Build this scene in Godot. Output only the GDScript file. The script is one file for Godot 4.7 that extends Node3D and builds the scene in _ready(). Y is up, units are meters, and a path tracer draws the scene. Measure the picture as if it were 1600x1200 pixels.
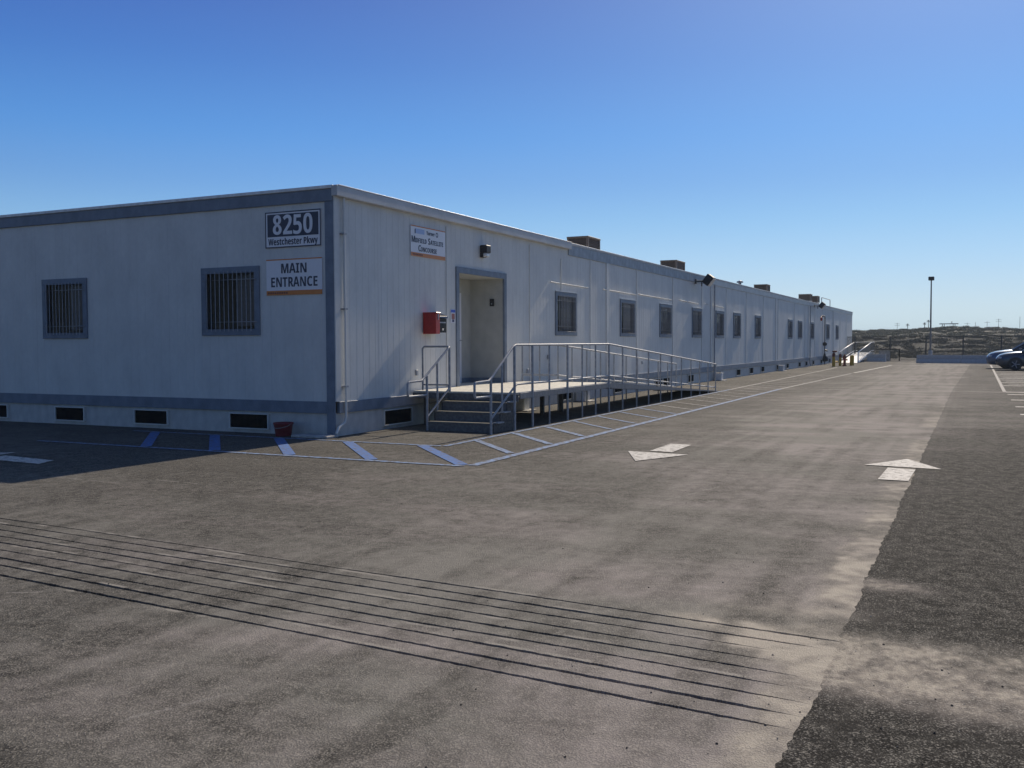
extends Node3D
# x grows away from the long wall, z grows towards the street end of the building, y is up; metres.
# The long wall is the plane x = 0 (z from 0 to -77.7), the end wall the plane z = 0 (x < 0).

var M := {}
var rng := RandomNumberGenerator.new()
var used := {}

# ------------------------------------------------------------------ helpers
func numbered(called: String) -> String:
	if not used.has(called):
		used[called] = 0
		return called
	used[called] += 1
	return "%s_%03d" % [called, used[called]]

func thing(called: String, label: String, category: String, at := Vector3.ZERO, group := "") -> Node3D:
	var o := Node3D.new()
	o.name = numbered(called)
	add_child(o)
	o.position = at
	tag(o, label, category, group)
	return o

func tag(o: Node, label: String, category: String, group := "") -> void:
	o.set_meta("label", label)
	o.set_meta("category", category)
	if group != "":
		o.set_meta("group", group)

func setting(called: String, mesh: Mesh, m: Material, label := "") -> MeshInstance3D:
	var o := MeshInstance3D.new()
	o.name = numbered(called)
	o.mesh = mesh
	o.material_override = m
	o.set_meta("kind", "structure")
	if label != "":
		o.set_meta("label", label)
	add_child(o)
	return o

func part(called: String, mesh: Mesh, m: Material, parent: Node, at := Vector3.ZERO) -> MeshInstance3D:
	var o := MeshInstance3D.new()
	o.name = called
	o.mesh = mesh
	o.material_override = m
	o.position = at
	parent.add_child(o, true)
	return o

func lin(r: float, g: float, b: float) -> Color:
	return Color(r, g, b).linear_to_srgb()

func mat(c: Color, rough := 0.8, metal := 0.0) -> StandardMaterial3D:
	var m := StandardMaterial3D.new()
	m.albedo_color = c
	m.roughness = rough
	m.metallic = metal
	m.cull_mode = BaseMaterial3D.CULL_DISABLED
	return m

func begin() -> SurfaceTool:
	var st := SurfaceTool.new()
	st.begin(Mesh.PRIMITIVE_TRIANGLES)
	st.set_smooth_group(-1)
	return st

func done(st: SurfaceTool) -> ArrayMesh:
	st.generate_normals()
	return st.commit()

func quad(st: SurfaceTool, a: Vector3, b: Vector3, c: Vector3, d: Vector3) -> void:
	for p in [a, b, c, a, c, d]:
		st.add_vertex(p)

# a box by its two corners, edges cut by bevel where given
func bx(st: SurfaceTool, lo: Vector3, hi: Vector3, bevel := 0.0) -> void:
	var c := (lo + hi) * 0.5
	var h := (hi - lo).abs() * 0.5
	obx(st, c, h * 2.0, Basis.IDENTITY, bevel)

func obx(st: SurfaceTool, c: Vector3, size: Vector3, b: Basis, bevel := 0.0) -> void:
	var h := size * 0.5
	var e: float = minf(bevel, minf(h.x, minf(h.y, h.z)) * 0.6)
	for ax in 3:
		var u := (ax + 1) % 3
		var v := (ax + 2) % 3
		for s in [-1.0, 1.0]:
			var p: Array[Vector3] = []
			for q in [[-1, -1], [1, -1], [1, 1], [-1, 1]]:
				var w := Vector3.ZERO
				w[ax] = s * h[ax]
				w[u] = q[0] * (h[u] - e)
				w[v] = q[1] * (h[v] - e)
				p.append(c + b * w)
			if s > 0:
				quad(st, p[3], p[2], p[1], p[0])
			else:
				quad(st, p[0], p[1], p[2], p[3])
	if e <= 0.0:
		return
	for ax in 3:
		var u := (ax + 1) % 3
		var v := (ax + 2) % 3
		for su in [-1.0, 1.0]:
			for sv in [-1.0, 1.0]:
				var w := [Vector3.ZERO, Vector3.ZERO, Vector3.ZERO, Vector3.ZERO]
				for k in 4:
					w[k][ax] = (h[ax] - e) * (-1.0 if k in [0, 3] else 1.0)
					w[k][u] = su * (h[u] if k < 2 else h[u] - e)
					w[k][v] = sv * (h[v] - e if k < 2 else h[v])
				var a := [c + b * w[0], c + b * w[1], c + b * w[2], c + b * w[3]]
				if su * sv > 0:
					quad(st, a[3], a[2], a[1], a[0])
				else:
					quad(st, a[0], a[1], a[2], a[3])

func box_mesh(lo: Vector3, hi: Vector3, bevel := 0.0) -> ArrayMesh:
	var st := begin()
	bx(st, lo, hi, bevel)
	return done(st)

func tube(st: SurfaceTool, pts: Array, r: float, n := 8, r2 := -1.0) -> void:
	var rings := []
	var side := Vector3.ZERO
	for i in pts.size():
		var p: Vector3 = pts[i]
		var t: Vector3
		if i == 0:
			t = (pts[1] - pts[0]).normalized()
		elif i == pts.size() - 1:
			t = (pts[i] - pts[i - 1]).normalized()
		else:
			t = ((pts[i] - pts[i - 1]).normalized() + (pts[i + 1] - pts[i]).normalized()).normalized()
		if side == Vector3.ZERO:
			side = t.cross(Vector3.UP if absf(t.y) < 0.9 else Vector3.RIGHT).normalized()
		side = (side - t * side.dot(t)).normalized()
		var up := side.cross(t)
		var rr: float = r if r2 < 0.0 else lerpf(r, r2, float(i) / (pts.size() - 1))
		var ring := []
		for k in n:
			var a := TAU * k / n
			ring.append(p + (side * cos(a) + up * sin(a)) * rr)
		rings.append(ring)
	for i in rings.size() - 1:
		st.set_smooth_group(0)
		for k in n:
			var k2: int = (k + 1) % n
			quad(st, rings[i][k], rings[i][k2], rings[i + 1][k2], rings[i + 1][k])
	st.set_smooth_group(-1)
	for k in range(1, n - 1):
		for p in [rings[0][0], rings[0][k + 1], rings[0][k]]:
			st.add_vertex(p)
		var l: int = rings.size() - 1
		for p in [rings[l][0], rings[l][k], rings[l][k + 1]]:
			st.add_vertex(p)

func tube_mesh(pts: Array, r: float, n := 8, r2 := -1.0) -> ArrayMesh:
	var st := begin()
	tube(st, pts, r, n, r2)
	return done(st)

# a turned shape about the y axis, profile of Vector2(radius, height)
func lathe_mesh(prof: Array, n := 20) -> ArrayMesh:
	var st := begin()
	st.set_smooth_group(0)
	for i in prof.size() - 1:
		for k in n:
			var a := TAU * k / n
			var b := TAU * (k + 1) / n
			var p: Vector2 = prof[i]
			var q: Vector2 = prof[i + 1]
			quad(st, Vector3(p.x * cos(a), p.y, p.x * sin(a)), Vector3(p.x * cos(b), p.y, p.x * sin(b)), Vector3(q.x * cos(b), q.y, q.x * sin(b)), Vector3(q.x * cos(a), q.y, q.x * sin(a)))
	return done(st)

func poly_mesh(pts: Array, y: float) -> ArrayMesh:
	var flat := PackedVector2Array()
	for p in pts:
		flat.append(p)
	var st := begin()
	for i in Geometry2D.triangulate_polygon(flat):
		st.set_uv(flat[i])
		st.add_vertex(Vector3(flat[i].x, y, flat[i].y))
	return done(st)

func noise(seed_: int, freq: float, octaves := 4, type := FastNoiseLite.TYPE_SIMPLEX_SMOOTH) -> FastNoiseLite:
	var n := FastNoiseLite.new()
	n.seed = seed_
	n.frequency = freq
	n.noise_type = type
	n.fractal_octaves = octaves
	return n

func tex(img: Image) -> ImageTexture:
	return ImageTexture.create_from_image(img)

# tileable speckle: three bands of noise mixed into a grey texture, as bytes
func speckle(size: int, seed_: int, lo: Color, hi: Color, f1: float, f2: float, cell: float, pick: float, contrast: float) -> Array:
	var a := noise(seed_, f1, 3).get_seamless_image(size, size).get_data()
	var b := noise(seed_ + 1, f2, 2).get_seamless_image(size, size).get_data()
	var cn := noise(seed_ + 2, cell, 1, FastNoiseLite.TYPE_CELLULAR)
	cn.fractal_type = FastNoiseLite.FRACTAL_NONE
	cn.cellular_return_type = FastNoiseLite.RETURN_CELL_VALUE
	cn.cellular_jitter = 1.0
	var c := cn.get_seamless_image(size, size, false, false, 0.1, false).get_data()
	var img := Image.create(size, size, true, Image.FORMAT_RGB8)
	var hgt := Image.create(size, size, false, Image.FORMAT_RGB8)
	var out := PackedByteArray()
	out.resize(size * size * 3)
	var hd := PackedByteArray()
	hd.resize(size * size * 3)
	var l := Vector3(lo.r, lo.g, lo.b)
	var h := Vector3(hi.r, hi.g, hi.b)
	for i in size * size:
		var cv: float = c[i] / 255.0
		var stone: float = pow(cv, pick)
		var t: float = clampf(0.5 + contrast * ((a[i] / 255.0 - 0.5) * 0.5 + (b[i] / 255.0 - 0.5) * 0.9 + (stone - 0.3) * 0.9), 0.0, 1.0)
		var col := l.lerp(h, t)
		out[i * 3] = int(col.x * 255.0)
		out[i * 3 + 1] = int(col.y * 255.0)
		out[i * 3 + 2] = int(col.z * 255.0)
		var hv := int(clampf(0.35 * b[i] / 255.0 + 0.65 * cv, 0.0, 1.0) * 255.0)
		hd[i * 3] = hv
		hd[i * 3 + 1] = hv
		hd[i * 3 + 2] = hv
	img = Image.create_from_data(size, size, false, Image.FORMAT_RGB8, out)
	hgt = Image.create_from_data(size, size, false, Image.FORMAT_RGB8, hd)
	hgt.bump_map_to_normal_map(3.0)
	return [tex(img), tex(hgt)]

# paint or metal with faint uneven tone, mapped by world position
func weathered(c: Color, rough: float, seed_: int, amount: float, freq: float, stretch := Vector3.ONE, metal := 0.0) -> StandardMaterial3D:
	var m := mat(Color.WHITE, rough, metal)
	var a := noise(seed_, freq, 5).get_seamless_image(256, 256).get_data()
	var b := noise(seed_ + 9, freq * 9.0, 2).get_seamless_image(256, 256).get_data()
	var img := Image.create(256, 256, false, Image.FORMAT_RGB8)
	for y in 256:
		for x in 256:
			var i := y * 256 + x
			var t: float = 1.0 + amount * ((a[i] / 255.0 - 0.5) * 1.4 + (b[i] / 255.0 - 0.5) * 0.6)
			img.set_pixel(x, y, Color(clampf(c.r * t, 0, 1), clampf(c.g * t, 0, 1), clampf(c.b * (t * 0.96 + 0.04), 0, 1)))
	m.albedo_texture = tex(img)
	m.uv1_triplanar = true
	m.uv1_world_triplanar = true
	m.uv1_scale = stretch
	return m

# ------------------------------------------------------------------ sky
func sky_color(d: Vector3, sun: Vector3) -> Color:
	var e := rad_to_deg(asin(clampf(d.y, -1.0, 1.0)))
	var keys := [[-90.0, 0.50, 0.62, 0.68], [0.0, 0.60, 0.725, 0.775], [1.8, 0.57, 0.71, 0.79], [4.7, 0.38, 0.60, 0.835], [7.0, 0.25, 0.49, 0.80], [9.2, 0.165, 0.375, 0.745], [12.0, 0.10, 0.305, 0.725], [16.0, 0.062, 0.20, 0.59], [20.0, 0.046, 0.133, 0.48], [40.0, 0.060, 0.115, 0.29], [90.0, 0.072, 0.115, 0.215]]
	var c := Vector3.ZERO
	for i in keys.size() - 1:
		if e >= keys[i][0] and e <= keys[i + 1][0]:
			var t: float = (e - keys[i][0]) / (keys[i + 1][0] - keys[i][0])
			c = Vector3(keys[i][1], keys[i][2], keys[i][3]).lerp(Vector3(keys[i + 1][1], keys[i + 1][2], keys[i + 1][3]), t)
			break
	var g := rad_to_deg(acos(clampf(d.dot(sun), -1.0, 1.0)))
	c *= 1.0 - 0.34 * smoothstep(40.0, 105.0, g)
	c += Vector3(0.66, 0.84, 0.92) * exp(-g / 14.0)
	return Color(c.x, c.y, c.z)

# ------------------------------------------------------------------ ground maps
# dust, sand, dirt and painted grazing sheen on the asphalt, from world position
func ground_map(x0: float, z0: float, x1: float, z1: float, w: int, h: int, dusty := 1.0) -> ImageTexture:
	var n1 := noise(11, 0.22, 5)
	var n2 := noise(23, 1.1, 4)
	var n3 := noise(37, 4.0, 3)
	var n4 := noise(51, 0.5, 4)
	var n5 := noise(67, 16.0, 2)
	var rw := noise(78, 0.35, 2)
	var out := PackedByteArray()
	out.resize(w * h * 4)
	var scratches := []
	for s in [[7.0, 4.6, 7.4, 3.0], [7.45, 4.4, 7.6, 3.9], [6.9, 3.4, 7.5, 2.2], [7.2, 2.0, 7.35, 1.3], [3.4, 9.9, 4.6, 9.3], [6.6, 10.8, 6.9, 10.2], [1.2, 5.2, 1.9, 5.25], [-0.4, 5.5, 1.0, 5.6], [2.0, 3.4, 3.0, 3.5], [0.4, 3.1, 1.4, 3.2]]:
		scratches.append([Vector2(s[0], s[1]), Vector2(s[2], s[3])])
	for j in h:
		var z: float = lerpf(z0, z1, (j + 0.5) / h)
		for i in w:
			var x: float = lerpf(x0, x1, (i + 0.5) / w)
			var a: float = n1.get_noise_2d(x, z * 0.7)
			var b: float = n2.get_noise_2d(x * 0.6, z)
			var f: float = n3.get_noise_2d(x, z)
			var q: float = n4.get_noise_2d(x * 0.5 + 40.0, z * 1.3)
			# pale dust on bars, seam and lane; far lane mixes in painted sheen
			var gz: float = z - 8.84 - (x - 8.38) * 0.074
			var bars: float = exp(-pow((gz + 0.25) / 1.35, 2.0)) * (0.6 + 0.4 * smoothstep(-2.0, 7.0, x))
			var seam: float = exp(-pow((x - 9.2) / 0.35, 2.0)) * clampf(0.45 + q * 1.6, 0.0, 1.0)
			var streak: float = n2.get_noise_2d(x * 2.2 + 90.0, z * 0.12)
			var lane: float = exp(-pow((x - 7.4) / 2.3, 2.0)) * clampf(0.52 + streak * 0.45 + b * 0.25, 0.0, 1.0) * lerpf(1.55, 0.75, smoothstep(-6.0, 5.0, z + b * 4.0))  # paler far off: road dust mixed with painted forward scatter of the sun
			var dust_and_sheen: float = clampf(0.15 + a * 0.38 + b * 0.20 + f * 0.34 + bars * (0.30 + 0.6 * streak) + seam * 0.3 + lane, 0.0, 1.0)
			# tan sand washed across the end of the bars
			var sand: float = exp(-pow((gz + 0.36 - (x - 9.6) * 0.03) / (0.50 + 0.05 * (x - 9.3)), 4.0)) * smoothstep(8.55, 9.35, x + b * 0.8)
			if dusty < 0.2:
				# a tongue of sand spilled over the edge
				sand = maxf(sand, exp(-pow((gz + 2.0) / 0.16, 2.0)) * smoothstep(9.95, 9.3, x + b * 0.3) * 0.8)
				sand *= clampf(0.92 + 0.55 * n5.get_noise_2d(x, z), 0.0, 1.2)
			if dusty > 0.9:
				# the pale strip left along the edge of the newer asphalt
				var strip: float = smoothstep(8.98, 9.14, x + f * 0.05) * smoothstep(-16.0, -3.0, z) * (0.50 + 0.28 * clampf(0.5 + q * 2.0, 0.0, 1.0))
				strip = maxf(strip, smoothstep(8.95, 9.08, x + f * 0.04) * exp(-pow((gz + 2.5) / 0.9, 2.0)) * 0.9)
				sand = maxf(sand, strip * (1.0 if x < 9.5 else 0.0))
			sand = maxf(sand, exp(-pow((gz + 1.1) / 0.3, 2.0) - pow((x - 8.95) / 0.4, 2.0)) * 0.6)
			sand = clampf(sand * (0.90 + b * 0.5 + f * 0.6), 0.0, 0.95)
			var dirt: float = clampf((-q - 0.22) * 2.2 + f * 0.25, 0.0, 0.5)
			var col := Vector3(0.30, 0.287, 0.252).lerp(Vector3(0.435, 0.390, 0.362), clampf(0.25 + q * 1.6 + (x - 6.0) * 0.12, 0, 1))
			var thick: float = dusty if dusty > 0.2 else lerpf(0.62, 0.10, smoothstep(-7.0, 5.0, z + b * 5.0))  # overlay coat pales far off, dust and painted grazing sheen together
			var al: float = dust_and_sheen * 0.55 * thick
			col = col.lerp(Vector3(0.05, 0.046, 0.041), dirt * (1.0 - dust_and_sheen))
			al = maxf(al, dirt * 0.28 * thick)
			# pale crumbs and dust lodged beside the sawn grooves
			if absf(gz) < 0.80 and x < 9.35 and dusty > 0.9:
				var u: float = (x - 8.38) * cos(GA) + (z - 8.84) * sin(GA)
				var v: float = -(x - 8.38) * sin(GA) + (z - 8.84) * cos(GA)
				var kk: float = clampf(roundf(v / 0.163), -4.0, 4.0)
				var dv: float = v - kk * 0.163 - 0.022 * rw.get_noise_2d(u * 0.7, (kk + 4.0) * 31.0)
				var lipn: float = n2.get_noise_2d(u * 1.1 + 7.0, kk * 23.0) + 0.5 * n3.get_noise_2d(u * 0.5, kk * 11.0 + 5.0)
				var side: float = -1.0 if n4.get_noise_2d(u * 0.9, kk * 7.0) > -0.1 else 1.0
				var lipa: float = smoothstep(0.05, 0.40, lipn) * exp(-pow((dv - side * 0.030) / 0.020, 2.0))
				if lipa > 0.02:
					col = col.lerp(Vector3(0.40, 0.375, 0.33), lipa)
					al = maxf(al, lipa * 0.8)
			if sand > 0.01:
				col = col.lerp(Vector3(0.60, 0.54, 0.445), sand)
				al = maxf(al, sand * 0.70)
			if z < -4.0:
				for zz in [-20.4, -34.0]:
					if absf(z - zz + f * 0.1) < 0.12 and b > -0.25:
						al = maxf(al, 0.62)
						col = Vector3(0.34, 0.31, 0.29)
			var k := (j * w + i) * 4
			out[k] = int(clampf(pow(col.x, 0.4545), 0, 1) * 255.0)
			out[k + 1] = int(clampf(pow(col.y, 0.4545), 0, 1) * 255.0)
			out[k + 2] = int(clampf(pow(col.z, 0.4545), 0, 1) * 255.0)
			out[k + 3] = int(clampf(al, 0, 1) * 255.0)
	if dusty > 0.9:
		for s in scratches:
			var pa: Vector2 = s[0]
			var pb: Vector2 = s[1]
			var steps := int(pa.distance_to(pb) / 0.012)
			for t in steps:
				var p := pa.lerp(pb, float(t) / steps) + Vector2(0.02, 0.02) * n2.get_noise_1d(t * 0.02)
				if n3.get_noise_2d(p.x, p.y) < -0.15:
					continue
				var ix := int((p.x - x0) / (x1 - x0) * w)
				var iz := int((p.y - z0) / (z1 - z0) * h)
				if ix < 0 or iz < 0 or ix >= w or iz >= h:
					continue
				var k := (iz * w + ix) * 4
				out[k] = 168
				out[k + 1] = 164
				out[k + 2] = 158
				out[k + 3] = 120
	return tex(Image.create_from_data(w, h, false, Image.FORMAT_RGBA8, out))

const NEAR := [-3.8, -5.0, 15.5, 16.2]     # x0, z0, x1, z1 of the near map
const OVER := [9.0, -6.5, 15.5, 16.5]
const FAR := [-30.0, -86.0, 50.0, -6.0]
const GO := Vector3(8.38, 0.0, 8.84)        # a point on the middle groove
const GA := 0.074

func gp(u: float, v: float, y := 0.0) -> Vector3:
	return GO + Vector3(u * cos(GA) - v * sin(GA), y, u * sin(GA) + v * cos(GA))

func gvert(st: SurfaceTool, p: Vector3, r: Array) -> void:
	st.set_uv(Vector2(p.x, p.z) / 1.7)
	st.set_uv2(Vector2((p.x - r[0]) / (r[2] - r[0]), (p.z - r[1]) / (r[3] - r[1])))
	st.add_vertex(p)

func gquad(st: SurfaceTool, a: Vector3, b: Vector3, c: Vector3, d: Vector3, r: Array) -> void:
	for p in [a, b, c, a, c, d]:
		gvert(st, p, r)

# ------------------------------------------------------------------ wall panels
# one grooved plywood siding sheet between a0 and a1 (metres along the wall) that bows a little; cells inside openings are left out
func siding(a0: float, a1: float, y0: float, y1: float, holes: Array, place: Callable, bow: float, lean: float) -> ArrayMesh:
	var cols := []           # [a, depth]
	cols.append([a0, 0.0])
	var a := a0 + 0.1
	while a < a1 - 0.03:
		if fmod(absf(roundf(a * 100.0)), 20.0) < 10.0:
			cols.append([a - 0.009, 0.0])
			cols.append([a - 0.005, -0.003])
			cols.append([a + 0.005, -0.003])
			cols.append([a + 0.009, 0.0])
		else:
			cols.append([a, 0.0])
		a += 0.1
	cols.append([a1, 0.0])
	var rows := []
	for k in 19:
		rows.append(lerpf(y0, y1, k / 18.0))
	for h in holes:
		for e in [h[0], h[1]]:
			if e > a0 + 0.001 and e < a1 - 0.001:
				var near := -1
				for i in cols.size():
					if absf(cols[i][0] - e) < 0.012:
						near = i
				if near >= 0:
					for i in range(cols.size() - 1, -1, -1):
						if absf(cols[i][0] - e) < 0.03 and i > 0 and i < cols.size() - 1:
							cols.remove_at(i)
				cols.append([e, 0.0])
		for e in [h[2], h[3]]:
			if e > y0 and e < y1:
				rows.append(e)
	cols.sort_custom(func(p, q): return p[0] < q[0])
	rows.sort()
	var st := SurfaceTool.new()
	st.begin(Mesh.PRIMITIVE_TRIANGLES)
	var off := func(aa: float, yy: float) -> float:
		var s := (aa - a0) / (a1 - a0)
		var t := (yy - y0) / (y1 - y0)
		return bow * sin(PI * s) * (0.35 + 0.65 * sin(PI * t)) + lean * (s - 0.5) * sin(PI * t)
	for i in cols.size() - 1:
		for j in rows.size() - 1:
			var ca: float = (cols[i][0] + cols[i + 1][0]) * 0.5
			var cy: float = (rows[j] + rows[j + 1]) * 0.5
			var inside := false
			for h in holes:
				if ca > h[0] and ca < h[1] and cy > h[2] and cy < h[3]:
					inside = true
			if inside or rows[j + 1] - rows[j] < 1e-5:
				continue
			var q := []
			for k in [[i, j], [i + 1, j], [i + 1, j + 1], [i, j + 1]]:
				var aa: float = cols[k[0]][0]
				var yy: float = rows[k[1]]
				var d: float = off.call(aa, yy)
				var da: float = (off.call(aa + 0.01, yy) - off.call(aa - 0.01, yy)) / 0.02
				var dy: float = (off.call(aa, yy + 0.01) - off.call(aa, yy - 0.01)) / 0.02
				var slope: float = (cols[i + 1][1] - cols[i][1]) / (cols[i + 1][0] - cols[i][0])
				var p: Vector3 = place.call(aa, yy, d + cols[k[0]][1])
				var o: Vector3 = place.call(0.0, 0.0, 0.0)
				var ex: Vector3 = place.call(1.0, 0.0, 0.0) - o
				var eo: Vector3 = place.call(0.0, 0.0, 1.0) - o
				q.append([p, (eo - ex * (da + slope) - Vector3.UP * dy).normalized()])
			var order := [0, 1, 2, 0, 2, 3]
			if (q[1][0] - q[0][0]).cross(q[2][0] - q[0][0]).dot(q[0][1]) > 0.0:
				order = [2, 1, 0, 3, 2, 0]
			for k in order:
				st.set_normal(q[k][1])
				st.add_vertex(q[k][0])
	return st.commit()

func on_long(a: float, y: float, d: float) -> Vector3:
	return Vector3(d, y, -a)          # a metres from the corner

func on_end(a: float, y: float, d: float) -> Vector3:
	return Vector3(-a, y, d)

# a barred window: rectangle a0..a1, y0..y1 is the outer edge of its trim
func window(b: Node3D, place: Callable, a0: float, a1: float, y0: float, y1: float, curtain_side: float, n_bars: int) -> void:
	var tw := 0.115
	var st := begin()
	var seg := func(sa0: float, sa1: float, sy0: float, sy1: float, d0: float, d1: float) -> void:
		var p: Vector3 = place.call(sa0, sy0, d0)
		var q: Vector3 = place.call(sa1, sy1, d1)
		bx(st, Vector3(minf(p.x, q.x), minf(p.y, q.y), minf(p.z, q.z)), Vector3(maxf(p.x, q.x), maxf(p.y, q.y), maxf(p.z, q.z)), 0.004)
	seg.call(a0, a1, y1 - tw, y1, -0.012, 0.036)
	seg.call(a0, a1, y0, y0 + tw, -0.012, 0.036)
	seg.call(a0, a0 + tw, y0 + tw, y1 - tw, -0.012, 0.034)
	seg.call(a1 - tw, a1, y0 + tw, y1 - tw, -0.012, 0.034)
	var w := part("window", done(st), M.trim, b)
	var i0 := a0 + tw
	var i1 := a1 - tw
	var j0 := y0 + tw
	var j1 := y1 - tw
	# the room behind: painted walls, floor and ceiling, lit through the window only
	st = begin()
	var r := -2.0
	var r0 := i0 - 0.5
	var r1 := i1 + 0.5
	var q0 := 0.75
	var q1 := 3.3
	var f := -0.014
	quad(st, place.call(r0, q0, f), place.call(r1, q0, f), place.call(r1, q0, r), place.call(r0, q0, r))
	quad(st, place.call(r0, q1, f), place.call(r1, q1, f), place.call(r1, q1, r), place.call(r0, q1, r))
	quad(st, place.call(r0, q0, f), place.call(r0, q1, f), place.call(r0, q1, r), place.call(r0, q0, r))
	quad(st, place.call(r1, q0, f), place.call(r1, q1, f), place.call(r1, q1, r), place.call(r1, q0, r))
	quad(st, place.call(r0, q0, r), place.call(r1, q0, r), place.call(r1, q1, r), place.call(r0, q1, r))
	# inner face of the wall round the opening
	quad(st, place.call(r0, q0, f), place.call(r1, q0, f), place.call(r1, y0 + 0.05, f), place.call(r0, y0 + 0.05, f))
	quad(st, place.call(r0, y1 - 0.05, f), place.call(r1, y1 - 0.05, f), place.call(r1, q1, f), place.call(r0, q1, f))
	quad(st, place.call(r0, y0 + 0.05, f), place.call(a0 + 0.05, y0 + 0.05, f), place.call(a0 + 0.05, y1 - 0.05, f), place.call(r0, y1 - 0.05, f))
	quad(st, place.call(a1 - 0.05, y0 + 0.05, f), place.call(r1, y0 + 0.05, f), place.call(r1, y1 - 0.05, f), place.call(a1 - 0.05, y1 - 0.05, f))
	part("room", done(st), M.room, w)
	# sash frame
	st = begin()
	var mid := (i0 + i1) * 0.5
	seg.call(i0, i1, j1 - 0.035, j1, -0.075, -0.035)
	seg.call(i0, i1, j0, j0 + 0.035, -0.075, -0.035)
	seg.call(mid - 0.02, mid + 0.02, j0 + 0.035, j1 - 0.035, -0.075, -0.035)
	part("sash", done(st), M.bronze, w)
	# vertical blind behind one half
	st = begin()
	var c0: float = mid + 0.03 if curtain_side > 0 else i0 + 0.02
	var c1: float = i1 - 0.02 if curtain_side > 0 else mid - 0.03
	var n := 6
	for k in n:
		var u0: float = lerpf(c0, c1, (k + 0.06) / n)
		var u1: float = lerpf(c0, c1, (k + 0.94) / n)
		quad(st, place.call(u0, j0 + 0.06, -0.125), place.call(u1, j0 + 0.06, -0.105), place.call(u1, j1 - 0.03, -0.105), place.call(u0, j1 - 0.03, -0.125))
	part("blind", done(st), M.blind, w)
	st = begin()
	quad(st, place.call(i0, j0, -0.055), place.call(i1, j0, -0.055), place.call(i1, j1, -0.055), place.call(i0, j1, -0.055))
	part("pane", done(st), M.glass, w)
	# security bars stand proud on four stubs
	var bar := tube_mesh([place.call(0.0, j0 - 0.04, 0.065), place.call(0.0, j1 + 0.035, 0.065)], 0.0075, 6)
	for k in n_bars:
		var u: float = lerpf(i0 + 0.05, i1 - 0.05, float(k) / (n_bars - 1))
		part("bar", bar, M.bars, w, place.call(u, 0.0, 0.0) - place.call(0.0, 0.0, 0.0))
	for yy in [j0 + 0.13, j1 - 0.12]:
		part("cross_bar", tube_mesh([place.call(i0 - 0.05, yy, 0.034), place.call(i0 - 0.05, yy, 0.079), place.call(i1 + 0.05, yy, 0.079), place.call(i1 + 0.05, yy, 0.034)], 0.009, 6), M.bars, w)

func vent(b: Node3D, place: Callable, a0: float, a1: float, y0: float, y1: float) -> void:
	var st := begin()
	var seg := func(sa0: float, sa1: float, sy0: float, sy1: float, d0: float, d1: float) -> void:
		var p: Vector3 = place.call(sa0, sy0, d0)
		var q: Vector3 = place.call(sa1, sy1, d1)
		bx(st, Vector3(minf(p.x, q.x), minf(p.y, q.y), minf(p.z, q.z)), Vector3(maxf(p.x, q.x), maxf(p.y, q.y), maxf(p.z, q.z)))
	seg.call(a0, a1, y1 - 0.02, y1, -0.03, 0.022)
	seg.call(a0, a1, y0, y0 + 0.02, -0.03, 0.022)
	seg.call(a0, a0 + 0.02, y0 + 0.02, y1 - 0.02, -0.03, 0.020)
	seg.call(a1 - 0.02, a1, y0 + 0.02, y1 - 0.02, -0.03, 0.020)
	var v := part("vent", done(st), M.wall, b)
	st = begin()
	var n := 11
	for k in n:
		var yy: float = lerpf(y0 + 0.03, y1 - 0.03, float(k) / (n - 1))
		quad(st, place.call(a0 + 0.02, yy - 0.011, 0.008), place.call(a1 - 0.02, yy - 0.011, 0.008), place.call(a1 - 0.02, yy + 0.009, -0.02), place.call(a0 + 0.02, yy + 0.009, -0.02))
	quad(st, place.call(a0 + 0.02, y0 + 0.02, -0.029), place.call(a1 - 0.02, y0 + 0.02, -0.029), place.call(a1 - 0.02, y1 - 0.02, -0.029), place.call(a0 + 0.02, y1 - 0.02, -0.029))
	part("louvre", done(st), M.screen, v)

func text(s: String, size: float, m: Material, parent: Node, at: Vector3, facing_x: bool, bold := 700, stretch := 1.0) -> MeshInstance3D:
	var t := TextMesh.new()
	var f := SystemFont.new()
	f.font_names = PackedStringArray(["Droid Sans"])
	f.font_weight = bold
	t.font = f
	t.text = s
	t.font_size = 64
	t.pixel_size = size / 64.0
	t.depth = 0.004
	t.horizontal_alignment = HORIZONTAL_ALIGNMENT_CENTER
	var o := part("lettering", t, m, parent, at)
	if facing_x:
		o.rotation.y = PI / 2
	o.scale = Vector3(stretch, 1, 1)
	return o

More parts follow.
